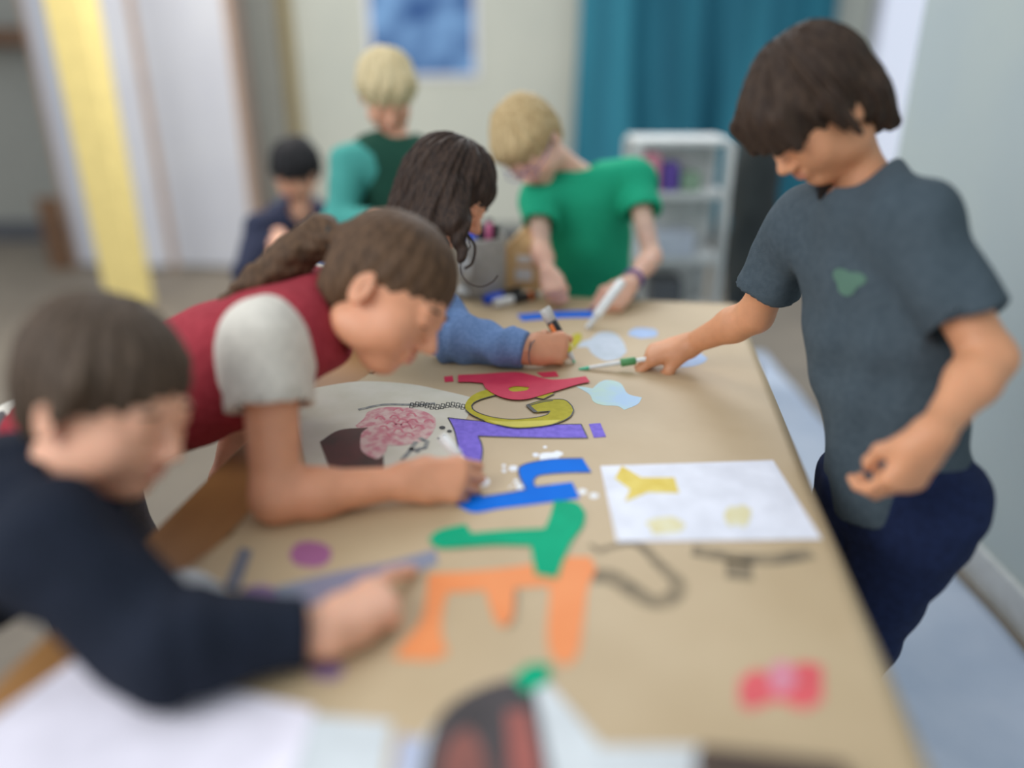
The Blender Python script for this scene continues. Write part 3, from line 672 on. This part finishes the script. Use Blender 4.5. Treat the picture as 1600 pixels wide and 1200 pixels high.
# ------------------------------------------------------------ markers, cup, toy house
def marker(name, a, b, segs, label, grp=None):
    a = np.array(a, float); b = np.array(b, float); L = np.linalg.norm(b-a); d = (b-a)/L
    r = root(name, a, label, 'marker' if name == 'marker' else name.replace('_', ' '), grp)
    for nm, t0, t1, r0, r1, m in segs:
        q = min(.0012, (t1-t0)*L*.2); A = a+d*t0*L; l = (t1-t0)*L
        MB().lathe(A, b, [(0, r0-.0012 if r0 > .003 else r0*.7), (q, r0), (l-q, r1), (l, r1-.0012 if r1 > .003 else r1*.7)]).go(nm, M[m], r, True)
    return r
R1 = .0122
a = P(773, 474, KZ+.0125); b = P(828, 462, KZ+.0125); b = a+nrm(b-a)*.135
marker('marker', a, b, [('cap', 0, .42, R1, R1, 'capwhite'), ('barrel', .42, .80, R1-.0006, R1-.0006, 'blackpl'), ('band', .80, .88, R1-.0003, R1-.0003, 'orangepl'), ('end_plug', .88, 1, R1-.001, R1-.002, 'blackpl')], 'marker with white cap and black barrel lying by the grey cup')
a2 = P(757, 470, KZ+.0127); d2 = nrm(b-a); off2 = a+np.cross(d2, [0, 0, 1])*0
a2 = a+np.array([-.024, .028, 0]); marker('marker', a2, a2+nrm(P(815, 452, KZ+.0127)-P(757, 470, KZ+.0127))*.135, [('cap', 0, .45, R1+.0003, R1, 'capblue'), ('barrel', .45, 1, R1-.0006, R1-.0006, 'blackpl')], 'marker with blue cap lying against the grey cup')
tip = P(898, 567, KZ+.001); tail = W(850, 482, 1.60)
marker('marker', tail, tip, [('cap', 0, .24, .0128, .0122, 'capgrey'), ('barrel', .24, .60, .0115, .0115, 'blackpl'), ('collar', .60, .80, .0118, .0100, 'yellowpl'), ('nib_holder', .80, .95, .0065, .0050, 'clear'), ('nib', .95, 1, .0032, .002, 'mint')], 'upright marker with grey cap held in the blue-sleeved fist')
dm = nrm(tip-tail); ln_ = MB(); aa = tail+dm*.26*np.linalg.norm(tip-tail)
side = nrm(np.cross(dm, [0, 1, 0])); cc = aa-[0, .0105, 0]+side*.0; 
ln_.box(cc+dm*.018-np.array([.004, 0, 0]), (.009, .004, .034), [nrm(np.cross(dm, [0, 1., 0])), np.cross(nrm(np.cross(dm, [0, 1., 0])), dm), dm], .001)
ln_.go('label', M['orangepl'], bpy.data.objects[[o.name for o in bpy.data.objects if o.name.startswith('marker')][-1]])
gt = P(917, 513, KZ+.001); gl = W(972, 440, 1.86)
marker('marker', gl, gt, [('barrel', 0, .74, .0115, .0115, 'capwhite'), ('nib_holder', .74, .95, .007, .006, 'clear'), ('nib', .95, 1, .0065, .006, 'clear')], 'white marker held by the boy in the green T-shirt')
tipw = P(754, 753, KZ+.001); tw_ = W(690, 683, 1.18)
marker('marker', tw_, tipw, [('cap', 0, .42, .0085, .0080, 'capwhite'), ('barrel', .42, .9, .0055, .0055, 'capwhite'), ('nib', .9, 1, .004, .0015, 'clear')], 'white pen held in the fist of the girl in the red vest')
pt = P(904, 577, KZ+.001); pe = W(1070, 552, 1.56); 
marker('pencil', pe, pt, [('painted_end', 0, .46, .0048, .0048, 'capwhite'), ('grip', .46, .60, .0085, .0085, 'greenpl'), ('barrel', .60, .90, .0052, .0040, 'capwhite'), ('tip', .90, 1, .0040, .0022, 'mint')], 'pale pencil with mint tip and green grip in the standing boy\'s hand')

cc = P(752, 470); cc = cc+[0, .062, 0]
cup = root('pen_cup', (cc[0], cc[1], KZ), 'grey stoneware cup full of markers at the far end of the table', 'cup')
MB().lathe((cc[0], cc[1], KZ), (cc[0], cc[1], KZ+1), [(0, .058), (.004, .0635), (.02, .0645), (.15, .0655), (.158, .0655), (.161, .0635), (.158, .060), (.02, .059), (.015, .02)], 48).go('body', M['stone'], cup, True)
F = Field(.003, .008); F.ell((cc[0]-.036, cc[1]-.040, KZ+.082), (.030, .022, .040)); merged('glazed_bulge', [F], M['stonelight'], cup, 'paler glazed bulge')
F = Field(.003, .008); F.ell((cc[0]-.052, cc[1]-.036, KZ+.016), (.034, .026, .016)); merged('foot', [F], M['stonelight'], cup)
for i, (dx, dy, h, m, l) in enumerate(((-.022, -.03, .182, 'capblue', 'blue-capped marker standing at the front of the grey cup'), (-.03, .02, .20, 'purplepl', 'purple-capped marker standing in the grey cup'), (.0, .0, .192, 'blackpl', 'black-capped marker in the middle of the grey cup'), (.022, -.012, .195, 'pinkpl', 'pink-capped marker standing in the grey cup'), (.04, .004, .19, 'blackpl', 'black-capped marker at the right rim of the grey cup'), (.02, .032, .2, 'blackpl', 'black-capped marker at the back of the grey cup'))):
    a = (cc[0]+dx*.7, cc[1]+dy*.7, KZ+.018); b = (cc[0]+dx*1.0, cc[1]+dy*1.0, KZ+h)
    marker('marker', a, b, [('barrel', 0, .66, .0085, .0085, 'blackpl'), ('cap', .66, 1, .0098, .0092, m)], l, 'markers standing in the grey cup')
# toy house
hc0 = P(811, 449); hx, hy = hc0[0]+.012, hc0[1]-.0
hs_ = root('toy_house', (hx, hy, KZ), 'pale wooden toy house with white windows behind the boy\'s wrist', 'toy house')
AXH = [(math.cos(-.15), math.sin(-.15), 0), (-math.sin(-.15), math.cos(-.15), 0), (0, 0, 1)]
b_ = MB(); w2, h1, h2, dp = .052, .10, .158, .035
Vh = [(-w2, -dp, 0), (w2, -dp, 0), (w2, -dp, h1), (0, -dp, h2), (-w2, -dp, h1)]; Vh += [(x, dp, z) for x, y, z in Vh]
b_.add([np.array([hx, hy, KZ])+np.array(AXH).T@np.array(v) for v in Vh], [(0, 1, 2, 3, 4), (9, 8, 7, 6, 5), (0, 5, 6, 1), (1, 6, 7, 2), (4, 9, 5, 0)]+[(2, 7, 8, 3), (3, 8, 9, 4)]); b_.go('walls', M['palewood'], hs_)
rf = MB()
for q in (-1, 1):
    n_ = nrm([q*(h2-h1), 0, w2]); t_ = nrm([w2, 0, -q*(h2-h1)]); c = np.array([q*w2/2, 0, (h1+h2)/2])+n_*.004
    A3 = [np.array(AXH).T@t_, np.array(AXH).T@np.array([0, 1., 0]), np.array(AXH).T@n_]
    rf.box(np.array([hx, hy, KZ])+np.array(AXH).T@c, (.086, .082, .006), A3)
rf.go('roof', M['palewood'], hs_)
for (x, z, a, b) in ((.008, .088, .040, .020), (.006, .045, .046, .034)):
    MB().box(np.array([hx, hy, KZ])+np.array(AXH).T@np.array([x, -dp-.001, z]), (a, .004, b), AXH).go('window', M['capwhite'], hs_)

# ------------------------------------------------------------ storage cart behind
ct = Wy(1068, 222, 2.85); cx_ = ct[0]
ca = root('storage_cart', (cx_, 2.95, 0), 'grey-white plastic shelf cart standing behind the boy in green', 'storage cart')
for sx in (-1, 1):
    for sy in (-1, 1): MB().box((cx_+sx*.165, 2.95+sy*.12, .52), (.03, .03, 1.04), bev=.004).go('post', M['cart'], ca)
zs = [.10, .40, .62, .86]
for z in zs: MB().box((cx_, 2.95, z), (.34, .25, .025), bev=.004).go('shelf', M['cart'], ca)
MB().box((cx_, 3.075, .52), (.33, .01, .98)).go('back_panel', M['cart'], ca); MB().box((cx_, 2.95, 1.045), (.34, .25, .02), bev=.004).go('top', M['cart'], ca)
def bx(nm, x, z0, dx, dy, dz, m, l, y=2.90): o = MB().box((x, y, z0+dz/2+.0005), (dx, dy, dz), bev=.006).go(nm, m); tag(o, l, 'box' if nm != 'book' else 'book'); return o
bx('storage_box', cx_-.035, .8725, .06, .10, .10, M['purplepl'], 'purple box on the upper shelf of the plastic cart')
bx('storage_box', cx_+.04, .8725, .07, .10, .065, mat('sage', (130, 156, 132), .7), 'sage green box on the upper shelf of the plastic cart')
bx('storage_box', cx_-.10, .8725, .05, .10, .13, M['pinkdot'], 'pale pink box at the left of the cart\'s upper shelf')
bx('storage_box', cx_-.03, .6325, .20, .14, .09, mat('lightbox', (188, 194, 206), .7), 'pale lilac-grey box on the middle shelf of the cart')
bx('storage_box', cx_-.02, .4125, .12, .14, .13, M['darkgrey'], 'dark grey box on the lower shelf of the cart')
# dark coat / tall dark cabinet beside the cart
a = Wy(1185, 300, 3.2); dk = root('coat_stand', (a[0], 3.3, 0), 'dark coats hanging on a stand between the cart and the standing boy', 'coat stand')
MB().tube([(a[0], 3.3, .02), (a[0], 3.3, 1.15)], .016, 12).go('pole', M['darkwood'], dk, True); MB().lathe((a[0], 3.3, 0), (a[0], 3.3, 1), [(0, .14), (.02, .14), (.03, .03)]).go('foot', M['darkwood'], dk, True)
F = Field(.009, .04); F.ell((a[0], 3.27, .80), (.10, .09, .30)); F.ell((a[0]+.03, 3.27, .52), (.12, .09, .26)); F.ell((a[0]-.01, 3.28, 1.02), (.07, .07, .10)); F.disp = wrinkles(.010, 22, 3); merged('coat', [F], M['dark'], dk)

# ============================================================ PEOPLE
SK = dict(a=skin('skin_light', (228, 172, 142)), b=skin('skin_tan', (218, 154, 118)), c=skin('skin_pale', (230, 182, 158)), d=skin('skin_warm', (214, 152, 112)))
def brow(c): return mat('eyebrow', c, .8)
Z3 = np.array([0, 0, 1.])
# --- standing boy on the right
def A_(*v): return np.array(v, float)
hc = W(1272, 176, 1.15); pel = A_(.625, 1.08, .66); neck = W(1352, 290, 1.18); shL = W(1428, 352, 1.08); shR = W(1246, 358, 1.31)
elL = W(1546, 560, 1.04); wrL = W(1456, 682, .99); elR = W(1180, 492, 1.44); wrR = W(1074, 540, 1.565)
feet = (A_(.590, 1.04, .40), A_(.570, 1.08, .06), A_(.590, 1.19, .40), A_(.570, 1.22, .06))
HL = dict(d=CD(-.34, -.80, -.25), n=CD(.35, .25, 1), right=False, s=1.06, curl=[(34, 40, 25), (40, 45, 25), (46, 50, 30), (50, 55, 30)], thumb='grip')
HR = dict(d=nrm(W(985, 560, 1.585)-wrR), n=CD(-.1, .8, .6), right=True, s=1.1, curl=[(28, 40, 20), (38, 45, 25), (50, 60, 30), (58, 65, 35)], thumb='grip')
r, R, Q, RB = make_person('boy in charcoal T-shirt standing right of the table, reaching across with a pencil', pel, hc, A_(-.70, -.34, -.74), A_(-.55, .0, 1), .94, pel, neck, shL, shR, elL, wrL, elR, wrR, HL, HR, feet, SK['d'], brow((50, 36, 28)), 1.02)
SH = cloth('charcoal_jersey', (70, 82, 90), (78, 90, 98)); d_ = nrm(elL-shL); d3 = nrm(elR-shR)
sh_, _ = shirt('tshirt', r, pel, neck, shL, shR, ([shL, shL+d_*.150], [shR, shR+d3*.125]), SH, hem=-.02, o=.014, disp=wrinkles(.006, 30, 2), sleeve_r=(.054, .057), fat=1.02, neckr=.053, collar_fwd=.020)
F = Field(.004, .006); lc = W(1336, 437, 1.13)
# chest emblem: small green mark printed on the front of the shirt
from mathutils.bvhtree import BVHTree
def on_cloth(o, name, c, nrm_, rx, ry, m, n=10):
    L = Vector(BASE[o.name]); me = o.data
    bv = BVHTree.FromPolygons([v.co+L for v in me.vertices], [tuple(p.vertices) for p in me.polygons])
    f = Vector(nrm(nrm_)); x = f.cross(Vector((0, 0, 1))).normalized(); y = x.cross(f); V = []; F = []
    for i in range(n+1):
        for k in range(24):
            q = 2*math.pi*k/24; rad = i/n*(1+.25*math.sin(3*q)); p = Vector(c)+x*rx*rad*math.cos(q)+y*ry*rad*math.sin(q)
            h, nn, _, _ = bv.ray_cast(p+f*.15, -f)
            V.append(np.array((h if h else p)+f*.0012))
    for i in range(n):
        for k in range(24): F.append((i*24+k, i*24+(k+1) % 24, (i+1)*24+(k+1) % 24, (i+1)*24+k))
    e = build(name, V, F, m, r); e.parent = o; return e
on_cloth(sh_, 'chest_emblem', lc, RB[:, 1], .024, .018, mat('emblem_green', (84, 116, 100), .9))
trousers(r, pel, RB, feet, cloth('navy_denim', (26, 36, 66), (32, 44, 78)), .03, .004); shoes(r, feet, RB[:, 1], M['capgrey'])
def ex(F, Q):
    F.ell(Q(0, .052, .052), np.array([.064, .046, .046]), R, .02)      # fringe
    for x in (-.05, -.03, -.01, .012, .032, .052): F.cap(Q(x, .080, .060), Q(x*1.08, .098-abs(x)*.3, .012), .014, .007, .01)
    for q in (-1, 1): F.cap(Q(q*.078, .022, .03), Q(q*.082, .012, -.032), .016, .009, .012); F.cap(Q(q*.06, -.05, -.02), Q(q*.05, -.062, -.085), .03, .014, .02)
    F.cap(Q(0, -.07, -.02), Q(0, -.072, -.092), .04, .018, .02)
hair(r, 'hair', hc, R, .94, hairm('dark_brown_hair', (52, 40, 34), (76, 60, 48)), ex, face=(0, .094, -.045, .078, .062, .062), amp=.0028, fr=22, off=.006, nape=-.10, ears=False)

# --- front left child, dark sweatshirt, pointing
hc = W(168, 628, .90); neck = W(92, 775, .90); pel = A_(-.93, .78, .66); shR = W(95, 865, .80); shL = W(40, 780, 1.02)
elR = W(262, 1052, .775)+[0, 0, .005]; elR[2] = max(elR[2], .768); wrR = P(512, 985, .752); elL = A_(-.66, 1.02, .70); wrL = A_(-.68, .98, .50)
feet = (A_(-.88, .90, .38), A_(-.95, .92, .06), A_(-.86, .70, .38), A_(-.93, .70, .06))
HR = dict(d=nrm(P(628, 915, .748)-wrR), n=CD(-.15, .75, .75), right=True, s=1.12, curl=[(8, 10, 6), (50, 70, 40), (62, 75, 45), (66, 78, 45)], thumb='grip')
HL = dict(d=A_(-.1, -.3, -1), n=A_(-.9, .3, 0), right=False, s=1.0, curl=[(30, 35, 20)]*4, thumb='open')
r, R, Q, RB = make_person('child in black sweatshirt at the front left, pointing at the orange letter', pel, hc, CD(.90, -.36, .20), CD(.22, .90, .22), 1.03, pel, neck, shL, shR, elL, wrL, elR, wrR, HL, HR, feet, SK['a'], brow((60, 44, 34)))
dS = nrm(wrR-elR); shirt('sweatshirt', r, pel, neck, shL, shR, ([shL, elL, wrL-nrm(wrL-elL)*.02], [shR, elR, wrR-dS*.022]), cloth('black_sweat', (26, 32, 44), (32, 38, 52)), hem=-.04, o=.020, disp=folds(elR, wrR, .0025, .03, wrinkles(.007, 28, 8)), sleeve_r=(.062, .038), fat=1.05, neckr=.050)
trousers(r, pel, RB, feet, cloth('grey_trousers', (70, 72, 80)), .02, .004); shoes(r, feet, RB[:, 1], M['darkgrey'])
hair(r, 'hair', hc, R, 1.03, hairm('brown_hair', (66, 54, 44), (96, 80, 66)), lambda F, Q: [F.cap(Q(q*.072, .02, .045), Q(q*.077, .006, .0), .018, .008, .02) for q in (-1, 1)], face=(0, .096, -.040, .085, .062, .078), amp=.0018, fr=30, off=-.001)

# --- girl in red vest, forearm on the table
hc = W(606, 462, 1.13); neck = W(502, 500, 1.16); pel = A_(-.78, 1.14, .70); shR = W(418, 532, 1.07); shL = W(488, 470, 1.32)
elR = P(432, 778, .752); wrR = P(637, 752, .756); elL = A_(-.50, 1.36, .74); wrL = A_(-.56, 1.30, .56)
feet = (A_(-.72, 1.24, .38), A_(-.80, 1.26, .06), A_(-.71, 1.06, .38), A_(-.79, 1.06, .06))
HR = dict(d=CD(.97, .03, -.1), n=A_(.22, -.66, .72), right=True, s=1.10, res=.0020, curl=[(40, 90, 45), (46, 92, 50), (50, 94, 50), (56, 92, 50)], thumb='over', k=.0025)
HL = dict(d=A_(-.1, -.3, -1), n=A_(-.9, .3, 0), right=False, s=1.0, curl=[(30, 35, 20)]*4, thumb='open')
r, R, Q, RB = make_person('girl in red vest and white T-shirt leaning on her bare forearm, brown ponytail', pel, hc, CD(.80, -.60, .16), CD(.60, .80, .05), 1.02, pel, neck, shL, shR, elL, wrL, elR, wrR, HL, HR, feet, SK['b'], brow((60, 42, 30)), 1.06)
shirt('tshirt', r, pel, neck, shL, shR, ([shL, shL+nrm(elL-shL)*.10], [shR, shR+nrm(elR-shR)*.095]), cloth('white_jersey', (214, 208, 196)), hem=-.12, o=.012, disp=wrinkles(.004, 35, 4), sleeve_r=(.062, .060))
shirt('vest', r, pel, neck, shL+(neck-shL)*.42, shR+(neck-shR)*.42, (), cloth('red_vest', (150, 48, 58), (168, 60, 70)), hem=.05, o=.018, disp=wrinkles(.006, 26, 9), neckr=.056)
trousers(r, pel, RB, feet, cloth('grey_leggings', (92, 88, 90)), .02, .0); shoes(r, feet, RB[:, 1], M['capwhite'])
def ex(F, Q):
    F.ell(Q(0, -.102, .030), np.array([.026, .022, .026]), R, .01)
HM = hairm('mid_brown_hair', (70, 52, 38), (108, 82, 60))
hr = hair(r, 'hair', hc, R, 1.02, HM, ex, face=(0, .100, -.052, .088, .066, .080), amp=.0012, fr=34, off=-.003)
b0 = hc+R@A_(0, -.105, .030); F = Field(.004, .015); pp = [b0, W(500, 372, 1.17), W(455, 402, 1.17), W(405, 440, 1.16), W(352, 468, 1.15)]
F.chain(pp, [.020, .032, .031, .024, .010]); F.disp = wrinkles(.0028, 120, 5); po = merged('ponytail', [F], HM, r)
t0 = b0+(pp[1]-b0)*.25; MB().lathe(t0, pp[1], [(0, .020), (.004, .024), (.010, .024), (.014, .020)]).go('hair_tie', M['dark'], po, True)

# --- dark-haired girl in blue sweatshirt with the marker
hc = W(698, 306, 1.66); neck = W(645, 372, 1.72); pel = A_(-.58, 1.86, .66); shR = W(648, 445, 1.63); shL = W(640, 400, 1.86)
elR = W(712, 532, 1.62); elR[2] = .770; wrR = W(822, 548, 1.572); elL = A_(-.36, 2.02, .74); wrL = A_(-.44, 1.96, .56)
feet = (A_(-.52, 1.96, .38), A_(-.6, 1.98, .06), A_(-.51, 1.78, .38), A_(-.59, 1.78, .06))
HR = dict(d=CD(.97, .10, -.12), n=A_(-.15, -.80, .60), right=True, s=1.12, res=.0021, curl=[(50, 62, 35), (66, 72, 40), (72, 80, 45), (76, 84, 45)], thumb='grip', k=.003)
HL = dict(d=A_(-.1, -.3, -1), n=A_(-.9, .3, 0), right=False, s=1.0, curl=[(30, 35, 20)]*4, thumb='open')
r, R, Q, RB = make_person('girl with long dark hair in blue sweatshirt writing with a grey capped marker', pel, hc, CD(.80, -.58, .10), CD(.55, .82, .15), 1.0, pel, neck, shL, shR, elL, wrL, elR, wrR, HL, HR, feet, SK['b'], brow((34, 26, 22)))
BL = cloth('blue_fleece', (104, 132, 176), (118, 146, 190), 140); dS = nrm(wrR-elR); cuf = wrR-dS*.004
so, _ = shirt('sweatshirt', r, pel, neck, shL, shR, ([shL, elL, wrL-nrm(wrL-elL)*.02], [shR, elR, cuf]), BL, hem=.02, o=.018, res=.0042, disp=folds(elR-dS*.06, cuf, .0038, .030, wrinkles(.005, 40, 12)), sleeve_r=(.058, .036), neckr=.05)
trousers(r, pel, RB, feet, cloth('dark_navy_trousers', (34, 38, 50)), .06, .006); shoes(r, feet, RB[:, 1], M['darkgrey'])
DH = hairm('near_black_hair', (44, 34, 30), (70, 54, 44))
def ex(F, Q):
    for a, b, c, r0, r1 in (((660, 270, 1.70), (640, 330, 1.66), (640, 395, 1.64), .05, .03), ((690, 290, 1.60), (672, 350, 1.58), (690, 420, 1.57), .042, .016), ((708, 300, 1.585), (714, 350, 1.565), (720, 402, 1.56), .036, .010), ((665, 300, 1.62), (655, 370, 1.60), (672, 440, 1.60), .04, .012)):
        F.chain([W(*a), W(*b), W(*c)], [r0, (r0+r1)/2*1.1, r1], .015)
ho = hair(r, 'hair', hc, R, 1.0, DH, ex, face=(0, .104, -.055, .080, .058, .082), amp=.0030, fr=20, off=.004, ears=False, nape=None)
MB().tube([W(x, y, 1.56) for x, y in smoothpoly([(728, 360), (735, 385), (722, 405), (720, 425), (732, 442), (752, 448), (770, 440), (778, 430)], False)], .0015, 6).go('curl', DH, ho, True)
MB().tube([W(x, y, 1.57) for x, y in smoothpoly([(722, 340), (730, 365), (742, 385), (738, 410), (726, 420)], False)], .003, 6).go('curl', DH, ho, True)
def bangle(c, d, rad, m, nm='bracelet', th=.0015):
    x = nrm(np.cross(d, [.2, .3, 1])); y = np.cross(d, x); return MB().tube([c+(x*math.cos(t)+y*math.sin(t))*rad for t in np.linspace(0, 2*math.pi, 41)], th, 6).go(nm, m, r, True)
bangle(wrR+dS*.012, nrm(dS+[0, .1, .1]), .0246, mat('cord', (120, 80, 74), .7), th=.0011); bangle(wrR+dS*.017, nrm(dS-[0, .1, -.05]), .0250, M['slate'], th=.0010)

# --- boy in green T-shirt at the far end
hc = W(828, 226, 2.08); neck = W(905, 278, 2.20); pel = A_(.245, 2.30, .62); shR = W(842, 312, 2.17); shL = W(992, 282, 2.20)
elR = W(845, 392, 2.08); wrR = W(858, 430, 2.0); elL = W(1018, 402, 2.10); wrL = W(980, 447, 1.97)
feet = (A_(.30, 2.27, .38), A_(.30, 2.30, .06), A_(.19, 2.27, .38), A_(.18, 2.30, .06))
HL = dict(d=nrm(W(938, 496, 1.90)-wrL), n=CD(.55, .45, .6), right=False, s=1.08, res=.0028, curl=[(45, 55, 30), (55, 65, 35), (62, 70, 40), (66, 72, 40)], thumb='grip')
HR = dict(d=CD(.10, -.50, .5), n=CD(-.3, .45, .8), right=True, s=.98, res=.0026, curl=[(72, 90, 50), (76, 92, 50), (80, 92, 50), (84, 92, 50)], thumb='over')
r, R, Q, RB = make_person('fair-haired boy in green T-shirt and glasses bending over the far end of the table', pel, hc, A_(-.22, -.66, -.72), A_(-.52, -.42, .62), 1.03, pel, neck, shL, shR, elL, wrL, elR, wrR, HL, HR, feet, SK['c'], brow((150, 120, 84)), .82)
sg, _ = shirt('tshirt', r, pel, neck, shL, shR, ([shL, shL+nrm(elL-shL)*.115], [shR, shR+nrm(elR-shR)*.10]), cloth('green_jersey', (32, 162, 122), (38, 172, 130)), hem=-.02, o=.016, disp=wrinkles(.007, 26, 21), sleeve_r=(.058, .056), fat=1.05)
trousers(r, pel, RB, feet, cloth('dark_trousers', (46, 50, 60)), .0, .0); shoes(r, feet, RB[:, 1], M['darkgrey'])
hair(r, 'hair', hc, R, 1.03, hairm('sandy_hair', (178, 150, 108), (214, 190, 142)), lambda F, Q: F.ell(Q(0, .05, .062), np.array([.062, .045, .036]), R, .02), face=(0, .100, -.045, .082, .062, .070), amp=.0026, fr=18, off=.003)
dw = nrm(wrL-elL); bangle(wrL-dw*.045, dw, .026, M['purplepl'], 'wristband', .0035); bangle(wrL-dw*.033, dw, .025, M['lilac'], 'wristband', .0025)
gm = M['purplepl']; g = MB()
for q in (-1, 1): g.tube([Q(q*.028+.021*math.cos(t), .094, -.002+.017*math.sin(t)) for t in np.linspace(0, 2*math.pi, 25)], .0016, 6)
g.tube([Q(-.008, .096, .0), Q(.008, .096, .0)], .0015, 6)
for q in (-1, 1): g.tube([Q(q*.049, .092, .002), Q(q*.072, .05, .004), Q(q*.078, -.01, .006)], .0015, 6)
g.go('glasses', gm, r, True)

# --- blond boy standing behind on the left
hc = W(605, 148, 2.40); neck = W(622, 228, 2.46); pel = A_(-.40, 2.66, .64); shR = W(545, 258, 2.44); shL = W(690, 258, 2.46)
elR = W(528, 350, 2.42); wrR = A_(-.42, 2.36, .86); elL = W(705, 350, 2.46); wrL = A_(-.24, 2.36, .88)
feet = (A_(-.34, 2.64, .38), A_(-.34, 2.66, .06), A_(-.46, 2.64, .38), A_(-.46, 2.66, .06))
Hh = dict(d=A_(.1, -.8, -.3), n=A_(0, -.3, .9), s=1.0, res=.004, curl=[(35, 40, 25)]*4, thumb='grip')
r, R, Q, RB = make_person('pale blond boy in teal top standing behind the table at the left', pel, hc, A_(.22, -.80, -.55), A_(.08, -.45, .9), 1.04, pel, neck, shL, shR, elL, wrL, elR, wrR, dict(Hh, right=False), dict(Hh, right=True), feet, SK['a'], brow((170, 140, 100)))
shirt('top', r, pel, neck, shL, shR, ([shL, elL, wrL], [shR, elR, wrR]), cloth('teal_jersey', (74, 158, 148), (84, 168, 158)), hem=-.03, o=.016, disp=wrinkles(.006, 26, 31), sleeve_r=(.058, .040), res=.006)
F = Field(.006, .03); torso(F, pel+RB[:, 1]*.015, neck+RB[:, 1]*.01, shL*.9+neck*.1+[-.02, -.01, 0], shR*.55+neck*.45, .024, .05, 1.0, cut=plane(pel, -RB[:, 2])); F.cap(neck-RB[:, 2]*.01, neck+RB[:, 2]*.1, .05, .06, .004, sub=True); merged('vest', [F], cloth('dark_green_vest', (34, 74, 60)), r)
trousers(r, pel, RB, feet, cloth('dark_trousers', (46, 50, 60)), .0, .0); shoes(r, feet, RB[:, 1], M['darkgrey'])
hair(r, 'hair', hc, R, 1.04, hairm('pale_blond_hair', (208, 188, 142), (230, 214, 172)), lambda F, Q: F.ell(Q(0, .04, .066), np.array([.066, .05, .040]), R, .02), face=(0, .100, -.050, .082, .062, .066), amp=.003, fr=16, off=.006, ears=False)

# --- child further back, dark hair, bending
hc = W(462, 268, 2.95); neck = W(468, 330, 3.05); pel = A_(-.98, 3.35, .62); shR = W(405, 355, 2.98); shL = W(520, 350, 3.15)
elR = W(385, 430, 2.92); wrR = A_(-.86, 2.82, .72); elL = W(520, 430, 3.05); wrL = A_(-.70, 2.86, .72)
feet = (A_(-.92, 3.30, .38), A_(-.92, 3.34, .06), A_(-1.04, 3.30, .38), A_(-1.04, 3.34, .06))
r, R, Q, RB = make_person('dark-haired child in navy top bending in the background left', pel, hc, A_(-.45, -.72, -.5), A_(-.1, -.5, .85), 1.0, pel, neck, shL, shR, elL, wrL, elR, wrR, dict(Hh, right=False), dict(Hh, right=True), feet, SK['a'], brow((30, 26, 24)))
shirt('top', r, pel, neck, shL, shR, ([shL, elL, wrL], [shR, elR, wrR]), cloth('navy_top', (52, 56, 76)), hem=-.03, o=.014, disp=wrinkles(.006, 26, 33), sleeve_r=(.056, .040), res=.006)
trousers(r, pel, RB, feet, cloth('dark_trousers', (46, 50, 60)), .0, .0); shoes(r, feet, RB[:, 1], M['darkgrey'])
hair(r, 'hair', hc, R, 1.0, hairm('black_hair', (34, 34, 36), (54, 52, 54)), None, face=(0, .100, -.050, .082, .062, .070), amp=.003, fr=16, off=.004, ears=False)

# ------------------------------------------------------------ groups of repeats
GR = {'letter': 'cut paper letters on the brown paper', 'paper piece': 'small cut paper pieces', 'sheet of paper': 'loose sheets of paper on the table', 'person': 'children around the table', 'box': 'boxes on the plastic cart', 'marker': 'markers'}
for o in bpy.data.objects:
    if o.parent is None and o.get('category') in GR and not o.get('group'): o['group'] = GR[o['category']]
